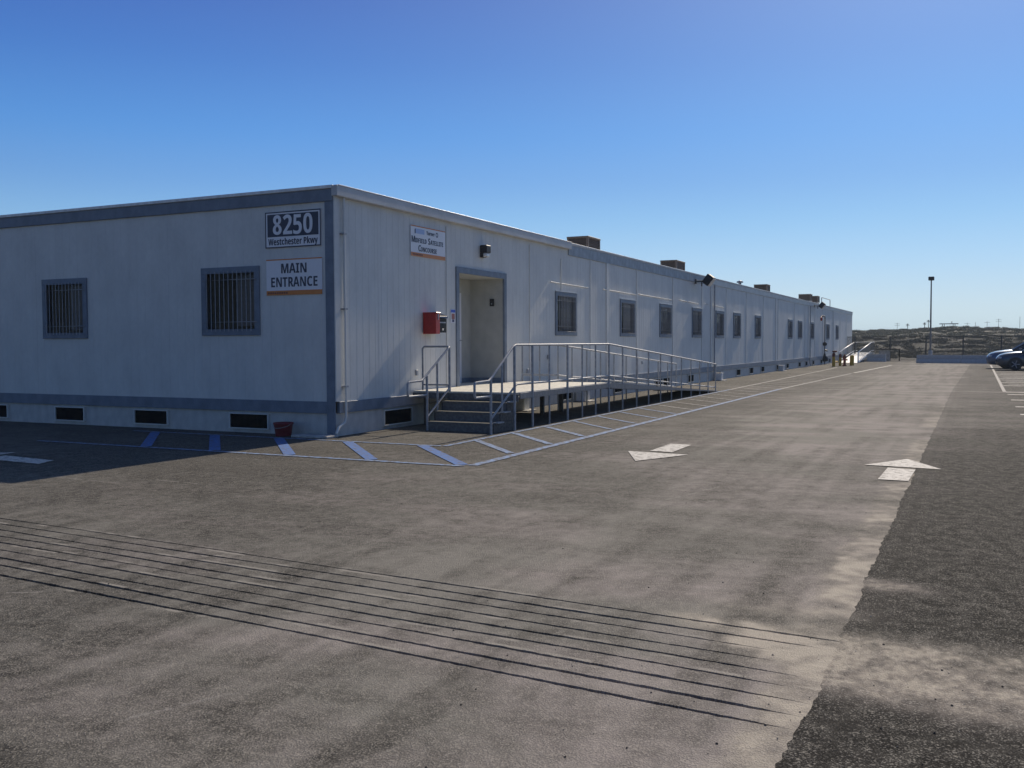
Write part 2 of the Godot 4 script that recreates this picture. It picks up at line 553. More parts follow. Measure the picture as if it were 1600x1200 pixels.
# ------------------------------------------------------------------ everything
func _ready() -> void:
	rng.seed = 7
	# camera
	var cam := Camera3D.new()
	cam.name = "camera"
	cam.fov = rad_to_deg(2.0 * atan(600.0 / 1496.3))
	cam.near = 0.05
	cam.far = 3000.0
	cam.position = Vector3(9.924, 1.6, 13.576)
	cam.basis = Basis(Vector3.UP, 0.4493) * Basis(Vector3.RIGHT, -0.0421) * Basis(Vector3.BACK, -0.00405)
	add_child(cam)
	cam.current = true
	# sun: ahead of the camera, almost in the plane of the long wall
	var elev := deg_to_rad(35.4)
	var off := deg_to_rad(2.3)
	var to_sun := Vector3(sin(off) * cos(elev), sin(elev), -cos(off) * cos(elev))
	var sun := DirectionalLight3D.new()
	sun.name = "sun"
	sun.light_energy = 1.5
	sun.light_color = Color(1.0, 0.94, 0.855)
	sun.light_angular_distance = 0.53
	sun.shadow_enabled = true
	sun.directional_shadow_max_distance = 200.0
	add_child(sun)
	sun.look_at_from_position(to_sun * 100.0, Vector3.ZERO, Vector3.UP)
	# sky
	var sw := 512
	var sh := 256
	var simg := Image.create(sw, sh, false, Image.FORMAT_RGBF)
	for j in sh:
		var th := PI * (j + 0.5) / sh
		for i in sw:
			var ph := TAU * (i + 0.5) / sw
			simg.set_pixel(i, j, sky_color(Vector3(sin(ph) * sin(th), cos(th), -cos(ph) * sin(th)), to_sun))
	var pano := PanoramaSkyMaterial.new()
	pano.panorama = tex(simg)
	var sky := Sky.new()
	sky.sky_material = pano
	var env := Environment.new()
	env.background_mode = Environment.BG_SKY
	env.sky = sky
	env.ambient_light_source = Environment.AMBIENT_SOURCE_SKY
	env.tonemap_mode = Environment.TONE_MAPPER_LINEAR
	env.tonemap_exposure = 1.0
	env.fog_enabled = true
	env.fog_density = 0.0005
	env.fog_light_color = Color(0.80, 0.87, 0.92)
	env.sdfgi_enabled = true
	env.ssao_enabled = true
	env.ssil_enabled = true
	var we := WorldEnvironment.new()
	we.name = "world_environment"
	we.environment = env
	add_child(we)

	materials()
	ground()
	markings()
	building()
	roof_units()
	entrance_deck()
	wall_fittings()
	far_end()
	cars()
	backdrop()

func materials() -> void:
	M.wall = weathered(lin(0.65, 0.65, 0.615), 0.62, 101, 0.05, 0.010, Vector3(0.5, 0.3, 0.5))
	M.skirt = weathered(lin(0.53, 0.52, 0.49), 0.7, 131, 0.09, 0.02, Vector3(0.7, 0.5, 0.7))
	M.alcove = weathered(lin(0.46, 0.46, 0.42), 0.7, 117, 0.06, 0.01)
	M.trim = weathered(lin(0.165, 0.20, 0.25), 0.55, 151, 0.14, 0.02, Vector3(0.7, 0.5, 0.7))
	M.blue_fascia = weathered(lin(0.30, 0.335, 0.37), 0.55, 153, 0.14, 0.02, Vector3(0.7, 0.5, 0.7))
	M.fascia = weathered(lin(0.50, 0.50, 0.49), 0.5, 161, 0.10, 0.02, Vector3(0.3, 0.6, 0.3))
	M.white_metal = weathered(lin(0.74, 0.74, 0.72), 0.35, 171, 0.10, 0.02)
	M.roofing = weathered(lin(0.55, 0.55, 0.53), 0.8, 181, 0.25, 0.02, Vector3(0.4, 0.4, 0.4))
	M.bars = weathered(lin(0.34, 0.36, 0.39), 0.5, 187, 0.15, 0.05)
	M.bronze = mat(lin(0.035, 0.032, 0.03), 0.4, 0.6)
	M.room = weathered(lin(0.34, 0.33, 0.31), 0.9, 189, 0.1, 0.02)
	M.blind = weathered(lin(0.24, 0.23, 0.22), 0.8, 191, 0.1, 0.03)
	M.glass = mat(Color(0.05, 0.06, 0.06, 0.30), 0.03)
	M.glass.transparency = BaseMaterial3D.TRANSPARENCY_ALPHA
	M.glass.metallic_specular = 0.22
	M.screen = weathered(lin(0.022, 0.022, 0.022), 0.8, 193, 0.3, 0.05)
	M.screen.metallic_specular = 0.1
	M.galv = weathered(lin(0.33, 0.345, 0.365), 0.55, 201, 0.2, 0.03, Vector3.ONE, 0.15)
	M.deck = weathered(lin(0.67, 0.64, 0.55), 0.55, 211, 0.14, 0.03, Vector3(1.5, 1.5, 0.5))
	M.tread = weathered(lin(0.12, 0.125, 0.13), 0.6, 217, 0.25, 0.05)
	M.nosing = mat(lin(0.66, 0.58, 0.38), 0.6)
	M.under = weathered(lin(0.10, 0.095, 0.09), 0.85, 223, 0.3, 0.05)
	M.sign_white = mat(lin(0.78, 0.78, 0.80), 0.45)
	M.sign_ink = mat(lin(0.022, 0.028, 0.06), 0.4)
	M.sign_orange = mat(lin(0.62, 0.20, 0.035), 0.4)
	M.sign_mark = mat(lin(0.20, 0.05, 0.03), 0.5)
	M.pale_blue = mat(lin(0.36, 0.46, 0.70), 0.4)
	M.red_paint = weathered(lin(0.42, 0.025, 0.02), 0.32, 231, 0.1, 0.03)
	M.dull_red = weathered(lin(0.20, 0.020, 0.030), 0.65, 237, 0.2, 0.03)
	M.black_gloss = mat(lin(0.015, 0.015, 0.017), 0.12)
	M.black_case = mat(lin(0.018, 0.018, 0.02), 0.45)
	M.black_case.metallic_specular = 0.3
	M.black = mat(lin(0.025, 0.025, 0.027), 0.55)
	M.lens = mat(lin(0.75, 0.75, 0.72), 0.15)
	M.ac_brown = weathered(lin(0.19, 0.145, 0.11), 0.6, 241, 0.25, 0.05)
	M.ac_dark = mat(lin(0.025, 0.022, 0.02), 0.8)
	M.curb = weathered(lin(0.45, 0.44, 0.42), 0.6, 247, 0.3, 0.05)
	M.yellow = weathered(lin(0.55, 0.34, 0.03), 0.6, 251, 0.3, 0.06)
	M.rust = weathered(lin(0.20, 0.06, 0.035), 0.75, 257, 0.35, 0.08)
	M.concrete = weathered(lin(0.42, 0.41, 0.39), 0.9, 261, 0.25, 0.02)
	M.barrier = weathered(lin(0.52, 0.52, 0.51), 0.8, 269, 0.12, 0.02)
	M.pole = weathered(lin(0.20, 0.20, 0.20), 0.6, 271, 0.15, 0.03)
	M.blue_paint = worn_paint(Vector3(0.10, 0.19, 0.43), 281, 0.14)
	M.bluish_paint = worn_paint(Vector3(0.22, 0.315, 0.50), 283, 0.28)
	M.white_paint = worn_paint(Vector3(0.62, 0.60, 0.55), 293, 0.12)
	M.thin_paint = worn_paint(Vector3(0.48, 0.47, 0.45), 295, 0.42)

# road paint with chips and thin places where the asphalt shows
func worn_paint(c: Vector3, seed_: int, wear: float) -> StandardMaterial3D:
	var a := noise(seed_, 0.02, 5).get_seamless_image(512, 512).get_data()
	var b := noise(seed_ + 1, 0.16, 2).get_seamless_image(512, 512).get_data()
	var img := Image.create(512, 512, false, Image.FORMAT_RGB8)
	for y in 512:
		for x in 512:
			var i := y * 512 + x
			var t: float = a[i] / 255.0 * 0.55 + b[i] / 255.0 * 0.45
			var gone: float = smoothstep(0.56 - wear * 0.5, 0.74 - wear * 0.45, 1.0 - t) * 0.85
			var k := c.lerp(Vector3(0.14, 0.128, 0.118), gone) * (0.9 + 0.2 * b[i] / 255.0)
			img.set_pixel(x, y, Color(k.x, k.y, k.z).linear_to_srgb())
	var m := mat(Color.WHITE, 0.75)
	m.metallic_specular = 0.25
	m.albedo_texture = tex(img)
	m.uv1_triplanar = true
	m.uv1_world_triplanar = true
	m.uv1_scale = Vector3(0.9, 0.9, 0.9)
	return m

func asphalt(sp: Array, map: Texture2D, scale: float) -> StandardMaterial3D:
	var m := mat(Color.WHITE, 0.9)
	m.albedo_texture = sp[0]
	m.normal_enabled = true
	m.normal_texture = sp[1]
	m.normal_scale = 1.0
	m.metallic_specular = 0.28
	m.uv1_scale = Vector3(scale, scale, 1)
	m.detail_enabled = true
	m.detail_albedo = map
	m.detail_blend_mode = BaseMaterial3D.BLEND_MODE_MIX
	m.detail_uv_layer = BaseMaterial3D.DETAIL_UV_2
	return m

func ground() -> void:
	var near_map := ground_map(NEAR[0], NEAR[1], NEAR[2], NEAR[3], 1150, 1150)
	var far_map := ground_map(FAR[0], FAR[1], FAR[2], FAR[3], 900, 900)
	var fine := speckle(1024, 301, Color(0.135, 0.132, 0.123), Color(0.510, 0.492, 0.455), 0.02, 0.16, 0.26, 2.4, 1.0)
	var coarse := speckle(1024, 401, Color(0.030, 0.030, 0.028), Color(0.520, 0.505, 0.470), 0.01, 0.18, 0.23, 3.8, 1.15)
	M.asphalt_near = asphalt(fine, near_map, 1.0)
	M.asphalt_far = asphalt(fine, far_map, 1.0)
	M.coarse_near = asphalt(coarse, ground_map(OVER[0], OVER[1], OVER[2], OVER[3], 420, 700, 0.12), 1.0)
	M.coarse_near.metallic_specular = 0.2
	M.coarse_near.normal_scale = 1.3
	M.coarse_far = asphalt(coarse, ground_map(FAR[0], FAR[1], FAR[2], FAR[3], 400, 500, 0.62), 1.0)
	# near sheet: strips along the sawn grooves; each groove is a real slot with ragged lips
	var st := begin()
	var U0 := -11.5
	var U1 := 6.0
	var V0 := -12.3
	var V1 := 6.4
	var gap := 0.163
	var ends := [0.97, 0.84, 0.62, 0.68, 0.86, 0.84, 0.95, 0.96, 0.96]
	var n := 9
	var nseg := 260
	var rn := noise(77, 2.3, 3)
	var rw := noise(78, 0.35, 2)
	var lip := func(k: int, u: float, s: float) -> Array:
		# offset of the lip and the depth of the slot
		var e: float = ends[k]
		var d: float = smoothstep(e, e - 0.2, u) * 0.022 * (0.75 + 0.25 * rw.get_noise_2d(u * 3.0, k * 9.0))
		var hw: float = (0.0125 + 0.009 * rn.get_noise_2d(u * 6.0, k * 17.0 + s * 5.0) + 0.007 * rw.get_noise_2d(u, k * 5.0)) * smoothstep(e + 0.02, e - 0.3, u)
		var c: float = (k - 4) * gap + 0.022 * rw.get_noise_2d(u * 0.7, k * 31.0)
		return [c + s * hw, d]
	for i in nseg:
		var ua: float = lerpf(-11.0, 1.0, float(i) / nseg)
		var ub: float = lerpf(-11.0, 1.0, float(i + 1) / nseg)
		var prev_a := -0.9
		var prev_b := -0.9
		for k in n:
			var la: Array = lip.call(k, ua, -1.0)
			var lb: Array = lip.call(k, ub, -1.0)
			var ra: Array = lip.call(k, ua, 1.0)
			var rb: Array = lip.call(k, ub, 1.0)
			gquad(st, gp(ua, prev_a), gp(ub, prev_b), gp(ub, lb[0]), gp(ua, la[0]), NEAR)
			gquad(st, gp(ua, la[0]), gp(ub, lb[0]), gp(ub, lb[0] + 0.001, -lb[1]), gp(ua, la[0] + 0.001, -la[1]), NEAR)
			gquad(st, gp(ua, la[0] + 0.001, -la[1]), gp(ub, lb[0] + 0.001, -lb[1]), gp(ub, rb[0] - 0.001, -rb[1]), gp(ua, ra[0] - 0.001, -ra[1]), NEAR)
			gquad(st, gp(ua, ra[0] - 0.001, -ra[1]), gp(ub, rb[0] - 0.001, -rb[1]), gp(ub, rb[0]), gp(ua, ra[0]), NEAR)
			prev_a = ra[0]
			prev_b = rb[0]
		gquad(st, gp(ua, prev_a), gp(ub, prev_b), gp(ub, 0.9), gp(ua, 0.9), NEAR)
	gquad(st, gp(U0, -0.9), gp(-11.0, -0.9), gp(-11.0, 0.9), gp(U0, 0.9), NEAR)
	gquad(st, gp(1.0, -0.9), gp(U1, -0.9), gp(U1, 0.9), gp(1.0, 0.9), NEAR)
	gquad(st, gp(U0, V0), gp(U1, V0), gp(U1, -0.9), gp(U0, -0.9), NEAR)
	gquad(st, gp(U0, 0.9), gp(U1, 0.9), gp(U1, V1), gp(U0, V1), NEAR)
	st.generate_normals()
	st.generate_tangents()
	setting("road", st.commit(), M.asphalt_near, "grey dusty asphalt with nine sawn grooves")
	# the rest of the sheet out to the horizon
	st = begin()
	var inn := [gp(U0, V0), gp(U1, V0), gp(U1, V1), gp(U0, V1)]
	var outr := [Vector3(-900, 0, -84), Vector3(900, 0, -84), Vector3(900, 0, 900), Vector3(-900, 0, 900)]
	for k in 4:
		var k2 := (k + 1) % 4
		gquad(st, outr[k], outr[k2], inn[k2], inn[k], FAR)
	st.generate_normals()
	st.generate_tangents()
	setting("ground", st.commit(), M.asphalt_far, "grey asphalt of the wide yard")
	# newer coarse asphalt lying on top, its edge ragged
	var en := noise(91, 1.7, 4)
	for half in 2:
		st = begin()
		var z0: float = -6.0 if half == 0 else -64.0
		var z1: float = 16.0 if half == 0 else -6.0
		var steps := 420 if half == 0 else 160
		for i in steps:
			var za: float = lerpf(z0, z1, float(i) / steps)
			var zb: float = lerpf(z0, z1, float(i + 1) / steps)
			var xa: float = seam_x(za, en)
			var xb: float = seam_x(zb, en)
			var r: Array = OVER if half == 0 else FAR
			gquad(st, Vector3(xa, 0.004, za), Vector3(15.4, 0.004, za), Vector3(15.4, 0.004, zb), Vector3(xb, 0.004, zb), r)
			gquad(st, Vector3(xa - 0.03, 0.0004, za), Vector3(xa, 0.004, za), Vector3(xb, 0.004, zb), Vector3(xb - 0.03, 0.0004, zb), r)
		st.generate_normals()
		st.generate_tangents()
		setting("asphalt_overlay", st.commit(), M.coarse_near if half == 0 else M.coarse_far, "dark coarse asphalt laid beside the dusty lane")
	# loose chips on the asphalt
	var stone := begin()
	var ico := []
	for k in 7:
		var a := TAU * k / 7.0
		ico.append(Vector3(cos(a) * (0.8 + 0.3 * sin(k * 3.1)), 0.1, sin(a) * (0.8 + 0.3 * cos(k * 2.3))))
	for k in 7:
		for p in [Vector3(0.1, 0.75, -0.1), ico[(k + 1) % 7], ico[k]]:
			stone.add_vertex(p)
		quad(stone, ico[k], ico[(k + 1) % 7], ico[(k + 1) % 7] * Vector3(0.8, -2.0, 0.8), ico[k] * Vector3(0.8, -2.0, 0.8))
	var mm := MultiMesh.new()
	mm.transform_format = MultiMesh.TRANSFORM_3D
	mm.use_colors = true
	mm.mesh = done(stone)
	var spots := []
	for k in 900:
		var x: float
		var z: float
		if k < 420:
			x = 9.6 + rng.randfn(0.0, 1.3)
			z = 8.6 + rng.randfn(0.0, 1.5)
		else:
			x = rng.randf_range(0.0, 12.0)
			z = rng.randf_range(-1.0, 12.0)
		var s: float = 0.0025 + 0.0065 * pow(rng.randf(), 5.0)
		spots.append([Vector3(x, 0.002 if x < 9.28 else 0.006, z), s, rng.randf() * TAU, rng.randf()])
	mm.instance_count = spots.size()
	for k in spots.size():
		var s: float = spots[k][1]
		mm.set_instance_transform(k, Transform3D(Basis(Vector3.UP, spots[k][2]).scaled(Vector3(s, s * 0.8, s)), spots[k][0]))
		var g: float = 0.03 if spots[k][3] < 0.6 else (0.16 if spots[k][3] < 0.9 else 0.42)
		mm.set_instance_color(k, Color(g, g * 0.95, g * 0.88))
	var gm := mat(Color.WHITE, 0.9)
	gm.vertex_color_use_as_albedo = true
	var gi := MultiMeshInstance3D.new()
	gi.name = "gravel"
	gi.multimesh = mm
	gi.material_override = gm
	gi.set_meta("kind", "stuff")
	tag(gi, "loose dark chips of gravel strewn over the asphalt", "gravel")
	add_child(gi)

func seam_x(z: float, en: FastNoiseLite) -> float:
	var x: float = 9.32 + en.get_noise_1d(z * 0.5) * 0.03 + en.get_noise_1d(z * 9.0 + 50.0) * 0.022
	if z < -20.0:
		x += (-20.0 - z) * 0.010
	return x

func stripe(parent: Node, a: Vector2, b: Vector2, w: float, m: Material, y: float, called := "stripe") -> void:
	var d := (b - a).normalized()
	var s := Vector2(-d.y, d.x) * w * 0.5
	part(called, poly_mesh([a + s, b + s, b - s, a - s], y), m, parent)

func markings() -> void:
	var y := 0.008
	var walk := Node3D.new()
	walk.name = "walkway_marking"
	walk.set_meta("kind", "structure")
	walk.set_meta("label", "blue and white painted walkway stripes hatched along the building")
	add_child(walk)
	# along the long wall
	stripe(walk, Vector2(2.50, 0.62), Vector2(2.46, -19.0), 0.10, M.bluish_paint, y)
	stripe(walk, Vector2(2.46, -19.0), Vector2(2.15, -50.0), 0.12, M.thin_paint, y)
	stripe(walk, Vector2(4.02, 2.55), Vector2(3.96, -20.0), 0.14, M.bluish_paint, y)
	stripe(walk, Vector2(3.96, -20.0), Vector2(4.30, -38.0), 0.13, M.thin_paint, y)
	stripe(walk, Vector2(4.32, -39.0), Vector2(4.85, -57.0), 0.14, M.white_paint, y)
	for i in 26:
		var z := -0.36 - 1.42 * i
		var m: Material = M.bluish_paint if i < 7 else M.thin_paint
		stripe(walk, Vector2(2.56, z), Vector2(3.88, z + 1.44), 0.12 if i < 3 else 0.09, m, y)
	# along the end wall
	stripe(walk, Vector2(0.2, 0.607), Vector2(2.44, 0.62), 0.09, M.bluish_paint, y)
	stripe(walk, Vector2(0.0, 2.62), Vector2(3.94, 2.64), 0.10, M.bluish_paint, y)
	stripe(walk, Vector2(-4.2, 0.587), Vector2(0.2, 0.607), 0.09, M.bluish_paint, y)
	stripe(walk, Vector2(-4.2, 2.60), Vector2(0.0, 2.62), 0.10, M.bluish_paint, y)
	for i in 5:
		var x := 2.12 - 1.42 * i
		stripe(walk, Vector2(x, 0.66), Vector2(x + 1.75, 2.54), 0.17, M.blue_paint, y)
	# arrows: head and tail of each
	var arrows := [
		["white arrow painted on the lane pointing towards the street", [[5.34, 0.13], [5.82, 1.23], [6.28, 0.24]], [[5.63, -0.02], [5.98, 0.03], [5.97, -1.07], [5.62, -1.12]]],
		["white arrow painted across the seam pointing to the far barrier", [[8.66, 0.42], [9.13, -0.48], [9.58, 0.50]], [[8.96, 0.60], [9.29, 0.68], [9.27, 1.76], [8.94, 1.75]]],
		["white arrow painted in the shade of the end wall", [[-2.95, 3.95], [-3.9, 4.7], [-2.75, 5.0]], [[-2.72, 4.30], [-1.55, 4.42], [-1.40, 4.78], [-2.62, 4.70]]]]
	for a in arrows:
		var o := Node3D.new()
		o.name = numbered("arrow_marking")
		o.set_meta("kind", "structure")
		o.set_meta("label", a[0])
		add_child(o)
		for k in 2:
			var pts := []
			for p in a[k + 1]:
				pts.append(Vector2(p[0], p[1]))
			part(["arrow_head", "arrow_tail"][k], poly_mesh(pts, 0.009), M.white_paint, o)
	# parking stalls
	var lot := Node3D.new()
	lot.name = "parking_marking"
	lot.set_meta("kind", "structure")
	lot.set_meta("label", "white parking stall lines beside the lane")
	add_child(lot)
	for z in [3.7, 0.95, -1.8, -4.55, -7.3, -10.1, -12.85, -15.9, -18.9, -20.5, -25.4, -28.4, -31.2, -33.1, -36.2, -38.1, -41.2, -44.3, -48.9, -51.8, -54.7, -57.6]:
		stripe(lot, Vector2(10.86, z), Vector2(15.3, z), 0.24, M.white_paint, y)
	stripe(lot, Vector2(10.82, -20.56), Vector2(10.98, -60.0), 0.10, M.thin_paint, y + 0.002)
	for z in [-26.9, -29.8, -34.6, -39.6]:
		stripe(lot, Vector2(11.1, z), Vector2(12.6, z), 0.35, M.thin_paint, y)

func building() -> void:
	var b := thing("modular_building", "long pale grey modular office building with blue trim and barred windows", "building")
	var H := 4.20
	var y0 := 0.604
	var L := 77.7
	var Wd := 18.0
	# window list of the long wall: centre, on metres from the corner
	var wins := []
	for c in [10.36, 15.46, 19.62, 23.9, 27.7, 31.05, 35.8, 45.3, 48.9, 53.9, 61.7, 67.1]:
		wins.append([c - 0.74, c + 0.74, 1.81, 2.97])
	var holes := []
	for w in wins:
		holes.append([w[0] + 0.06, w[1] - 0.06, w[2] + 0.06, w[3] - 0.06])
	var door := [4.26, 6.68, 0.40, 3.22]
	holes.append([door[0] + 0.08, door[1] - 0.08, 0.3, door[3] - 0.08])
	# siding sheets of the long wall
	var edges := [0.12, 1.33, 2.60, 3.88]
	var e := 5.27
	while e < L - 0.7:
		edges.append(e)
		e += 1.388
	edges.append(L)
	for i in edges.size() - 1:
		part("siding_panel", siding(edges[i] + 0.001, edges[i + 1] - 0.001, y0, H, holes, on_long, rng.randf_range(-0.002, 0.004), rng.randf_range(-0.004, 0.004)), M.wall, b)
	# joint strips where two modules meet
	for a in [3.90, 8.05, 12.2, 16.38, 20.55, 24.7, 28.9, 33.05, 37.2, 41.4, 45.55 + 1.2, 50.9, 55.2, 59.0, 64.4, 69.0, 73.3]:
		part("joint_strip", box_mesh(Vector3(-0.01, y0 + 0.01, -a - 0.045), Vector3(0.019, H - 0.16, -a + 0.045), 0.004), M.wall, b)
	for a in [13.6, 26.2, 40.75, 52.3, 65.1]:
		part("joint_strip", box_mesh(Vector3(-0.01, y0 + 0.01, -a - 0.12), Vector3(0.028, H - 0.16, -a + 0.12), 0.004), M.wall, b)
	# siding of the end wall
	var end_holes := []
	var ewins := [[6.01, 7.29, 1.74, 2.945], [1.635, 3.0, 1.77, 3.015], [10.4, 11.7, 1.75, 2.95]]
	for w in ewins:
		end_holes.append([w[0] + 0.06, w[1] - 0.06, w[2] + 0.06, w[3] - 0.06])
	var k := 0
	while k * 1.22 < Wd - 0.1:
		part("siding_panel", siding(0.181 + k * 1.22, minf(0.179 + (k + 1) * 1.22, Wd), y0, H - 0.14, end_holes, on_end, rng.randf_range(-0.002, 0.003), rng.randf_range(-0.003, 0.003)), M.wall, b)
		k += 1
	for i in wins.size():
		window(b, on_long, wins[i][0], wins[i][1], wins[i][2], wins[i][3], 1.0 if i != 2 else -1.0, 12 if i < 4 else 9)
		var lw: Array = wins[i]
		part("drip_cap", box_mesh(Vector3(0.0, lw[3] + 0.004, -lw[1] - 0.02), Vector3(0.05, lw[3] + 0.02, -lw[0] + 0.02)), M.white_metal, b)
	window(b, on_end, ewins[0][0], ewins[0][1], ewins[0][2], ewins[0][3], -1.0, 11)
	window(b, on_end, ewins[1][0], ewins[1][1], ewins[1][2], ewins[1][3], -1.0, 11)
	window(b, on_end, ewins[2][0], ewins[2][1], ewins[2][2], ewins[2][3], -1.0, 11)
	# corner trim: blue on the end wall, pale on the long wall
	part("corner_trim", box_mesh(Vector3(-0.178, 0.0, 0.003), Vector3(-0.001, H - 0.142, 0.032), 0.005), M.trim, b)
	part("corner_trim", box_mesh(Vector3(0.0, y0 + 0.002, -0.118), Vector3(0.026, H - 0.06, 0.028), 0.005), M.wall, b)
	# blue band above the skirt
	part("base_band", box_mesh(Vector3(-Wd, 0.398, -0.02), Vector3(-0.180, y0 - 0.001, 0.024), 0.003), M.trim, b)
	part("base_band", box_mesh(Vector3(-0.03, 0.405, -4.20), Vector3(0.030, y0, -0.06), 0.003), M.trim, b)
	part("base_band", box_mesh(Vector3(-0.03, 0.405, -L), Vector3(0.030, y0, -6.75), 0.003), M.trim, b)
	# skirt with foundation vents
	var sk := 0
	while sk * 2.44 < Wd:
		part("skirt_panel", box_mesh(Vector3(-minf((sk + 1) * 2.44 - 0.003 + 0.18, Wd), 0.0, -0.06), Vector3(-0.18 - sk * 2.44, 0.397, -0.028)), M.skirt, b)
		sk += 1
	sk = 0
	while sk * 2.44 < L:
		part("skirt_panel", box_mesh(Vector3(-0.06, 0.0, -minf((sk + 1) * 2.44 - 0.003, L)), Vector3(-0.028, 0.404, -sk * 2.44)), M.skirt, b)
		sk += 1
	var skirt_end := func(a: float, y: float, d: float) -> Vector3: return Vector3(-a, y, d + 0.003)
	var skirt_long := func(a: float, y: float, d: float) -> Vector3: return Vector3(d + 0.003, y, -a)
	for a in [[1.48, 2.39], [3.91, 4.79], [6.16, 7.01], [8.45, 9.32], [10.9, 11.75]]:
		vent(b, skirt_end, a[0], a[1], 0.07, 0.36)
	for a in [1.47, 10.0, 14.2, 18.4, 19.3, 22.6, 27.1, 31.0, 33.9, 36.7, 41.0, 44.1, 48.5, 51.2, 54.2, 58.0, 62.5]:
		vent(b, skirt_long, a, a + (1.0 if a < 2.0 else 0.85), 0.07, 0.37)
	# solid core so that no light passes through
	var st := begin()
	for s in [[-Wd + 0.05, -2.2, -L + 0.05, -2.2]]:
		bx(st, Vector3(s[0], 0.0, s[2]), Vector3(s[1], H, s[3]))
	quad(st, Vector3(-Wd, 0, -L), Vector3(-0.1, 0, -L), Vector3(-0.1, H, -L), Vector3(-Wd, H, -L))
	quad(st, Vector3(-Wd, 0, -L), Vector3(-Wd, 0, -0.05), Vector3(-Wd, H, -0.05), Vector3(-Wd, H, -L))
	part("core", done(st), M.room, b)
	part("far_wall", box_mesh(Vector3(-Wd, 0.0, -L - 0.02), Vector3(0.0, H, -L - 0.002)), M.wall, b)
	part("side_wall", box_mesh(Vector3(-Wd - 0.04, 0.0, -L), Vector3(-Wd - 0.005, H, 0.0)), M.wall, b)
	# roof
	var roof := part("roof", box_mesh(Vector3(-Wd - 0.02, H + 0.002, -L - 0.03), Vector3(0.012, 4.292, 0.02)), M.roofing, b)
	part("roof_edge", box_mesh(Vector3(-Wd - 0.05, 4.270, 0.021), Vector3(0.02, 4.326, 0.075), 0.006), M.white_metal, roof)
	part("roof_edge", box_mesh(Vector3(0.013, 4.300, -L - 0.03), Vector3(0.055, 4.326, -10.5), 0.004), M.white_metal, roof)
	part("roof_edge", box_mesh(Vector3(-0.02, 4.316, -10.5), Vector3(0.128, 4.330, 0.02), 0.003), M.white_metal, roof)
	# blue band under the roof edge of the end wall
	part("fascia", box_mesh(Vector3(-Wd, H - 0.14, 0.0), Vector3(-0.002, 4.269, 0.045), 0.004), M.trim, b)
	# long wall: a deep pale box gutter over the entrance end, then a flat blue fascia, then a pale one
	part("gutter", box_mesh(Vector3(-0.002, 4.135, -10.5), Vector3(0.122, 4.315, 0.076), 0.008), M.fascia, b)
	part("fascia", box_mesh(Vector3(-0.02, 3.985, -24.9), Vector3(0.030, 4.262, -10.51), 0.004), M.blue_fascia, b)
	part("fascia", box_mesh(Vector3(-0.02, 4.03, -L), Vector3(0.032, 4.262, -24.91), 0.004), M.fascia, b)
	part("fascia_lip", box_mesh(Vector3(0.0, 4.263, -L), Vector3(0.042, 4.299, -10.51), 0.004), M.fascia, b)
	# entrance alcove
	var d := 0.88
	var al := Node3D.new()
	al.name = "entrance_alcove"
	b.add_child(al)
	var zA: float = -door[0] - 0.12
	var zB: float = -door[1] + 0.12
	st = begin()
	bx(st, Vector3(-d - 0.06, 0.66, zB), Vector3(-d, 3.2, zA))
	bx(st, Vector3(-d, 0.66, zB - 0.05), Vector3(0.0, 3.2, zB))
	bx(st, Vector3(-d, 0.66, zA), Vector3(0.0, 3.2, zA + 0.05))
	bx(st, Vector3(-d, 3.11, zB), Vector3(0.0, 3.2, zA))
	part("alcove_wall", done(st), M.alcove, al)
	part("alcove_floor", box_mesh(Vector3(-d, 0.60, zB), Vector3(0.02, 0.688, zA)), M.deck, al)
	part("baseboard", box_mesh(Vector3(-d, 0.69, zB + 0.001), Vector3(-0.02, 0.80, zB + 0.015)), M.trim, al)
	part("baseboard", box_mesh(Vector3(-d + 0.001, 0.69, zB + 0.016), Vector3(-d + 0.015, 0.80, zB + 0.45)), M.trim, al)
	var dr := part("door", box_mesh(Vector3(-d + 0.002, 0.69, -6.05), Vector3(-d + 0.04, 2.78, -5.1), 0.006), M.sign_white, al)
	part("handle", tube_mesh([Vector3(-d + 0.04, 1.68, -5.98), Vector3(-d + 0.09, 1.68, -5.98), Vector3(-d + 0.09, 1.68, -5.84)], 0.012), M.galv, dr)
	st = begin()
	bx(st, Vector3(-0.02, 3.11, -door[1]), Vector3(0.034, 3.24, -door[0]), 0.005)
	bx(st, Vector3(-0.02, 0.42, -door[0] - 0.125), Vector3(0.032, 3.11, -door[0]), 0.005)
	bx(st, Vector3(-0.02, 0.42, -door[1]), Vector3(0.032, 3.11, -door[1] + 0.125), 0.005)
	part("door_trim", done(st), M.trim, al)
	# electric conduit under the eaves and on the windows
	for s in [[9.3, 12.0], [13.2, 16.3], [16.5, 20.4], [21.4, 24.2], [25.2, 28.4]]:
		part("conduit", tube_mesh([Vector3(0.016, 3.20, -s[0]), Vector3(0.016, 3.20 - 0.002 * s[1], -s[1])], 0.011, 6), M.wall, b)
	part("conduit", tube_mesh([Vector3(0.018, 3.0, -10.0), Vector3(0.018, 3.85, -10.0)], 0.011, 6), M.wall, b)
	# small boxes and taps low on the wall
	for q in [[2.62, 0.98], [7.84, 0.87], [9.1, 1.2], [16.9, 0.9]]:
		part("outlet_box", box_mesh(Vector3(0.006, q[1], -q[0] - 0.05), Vector3(0.04, q[1] + 0.11, -q[0] + 0.02), 0.006), M.bars, b)
	# rain pipe at the near corner, and others down the wall
	var dsp := part("downspout", tube_mesh([Vector3(0.06, 4.13, -0.20), Vector3(0.06, 3.95, -0.20), Vector3(0.06, 0.34, -0.20), Vector3(0.065, 0.24, -0.16), Vector3(0.075, 0.17, 0.03), Vector3(0.08, 0.06, 0.12)], 0.024, 10), M.wall, b)
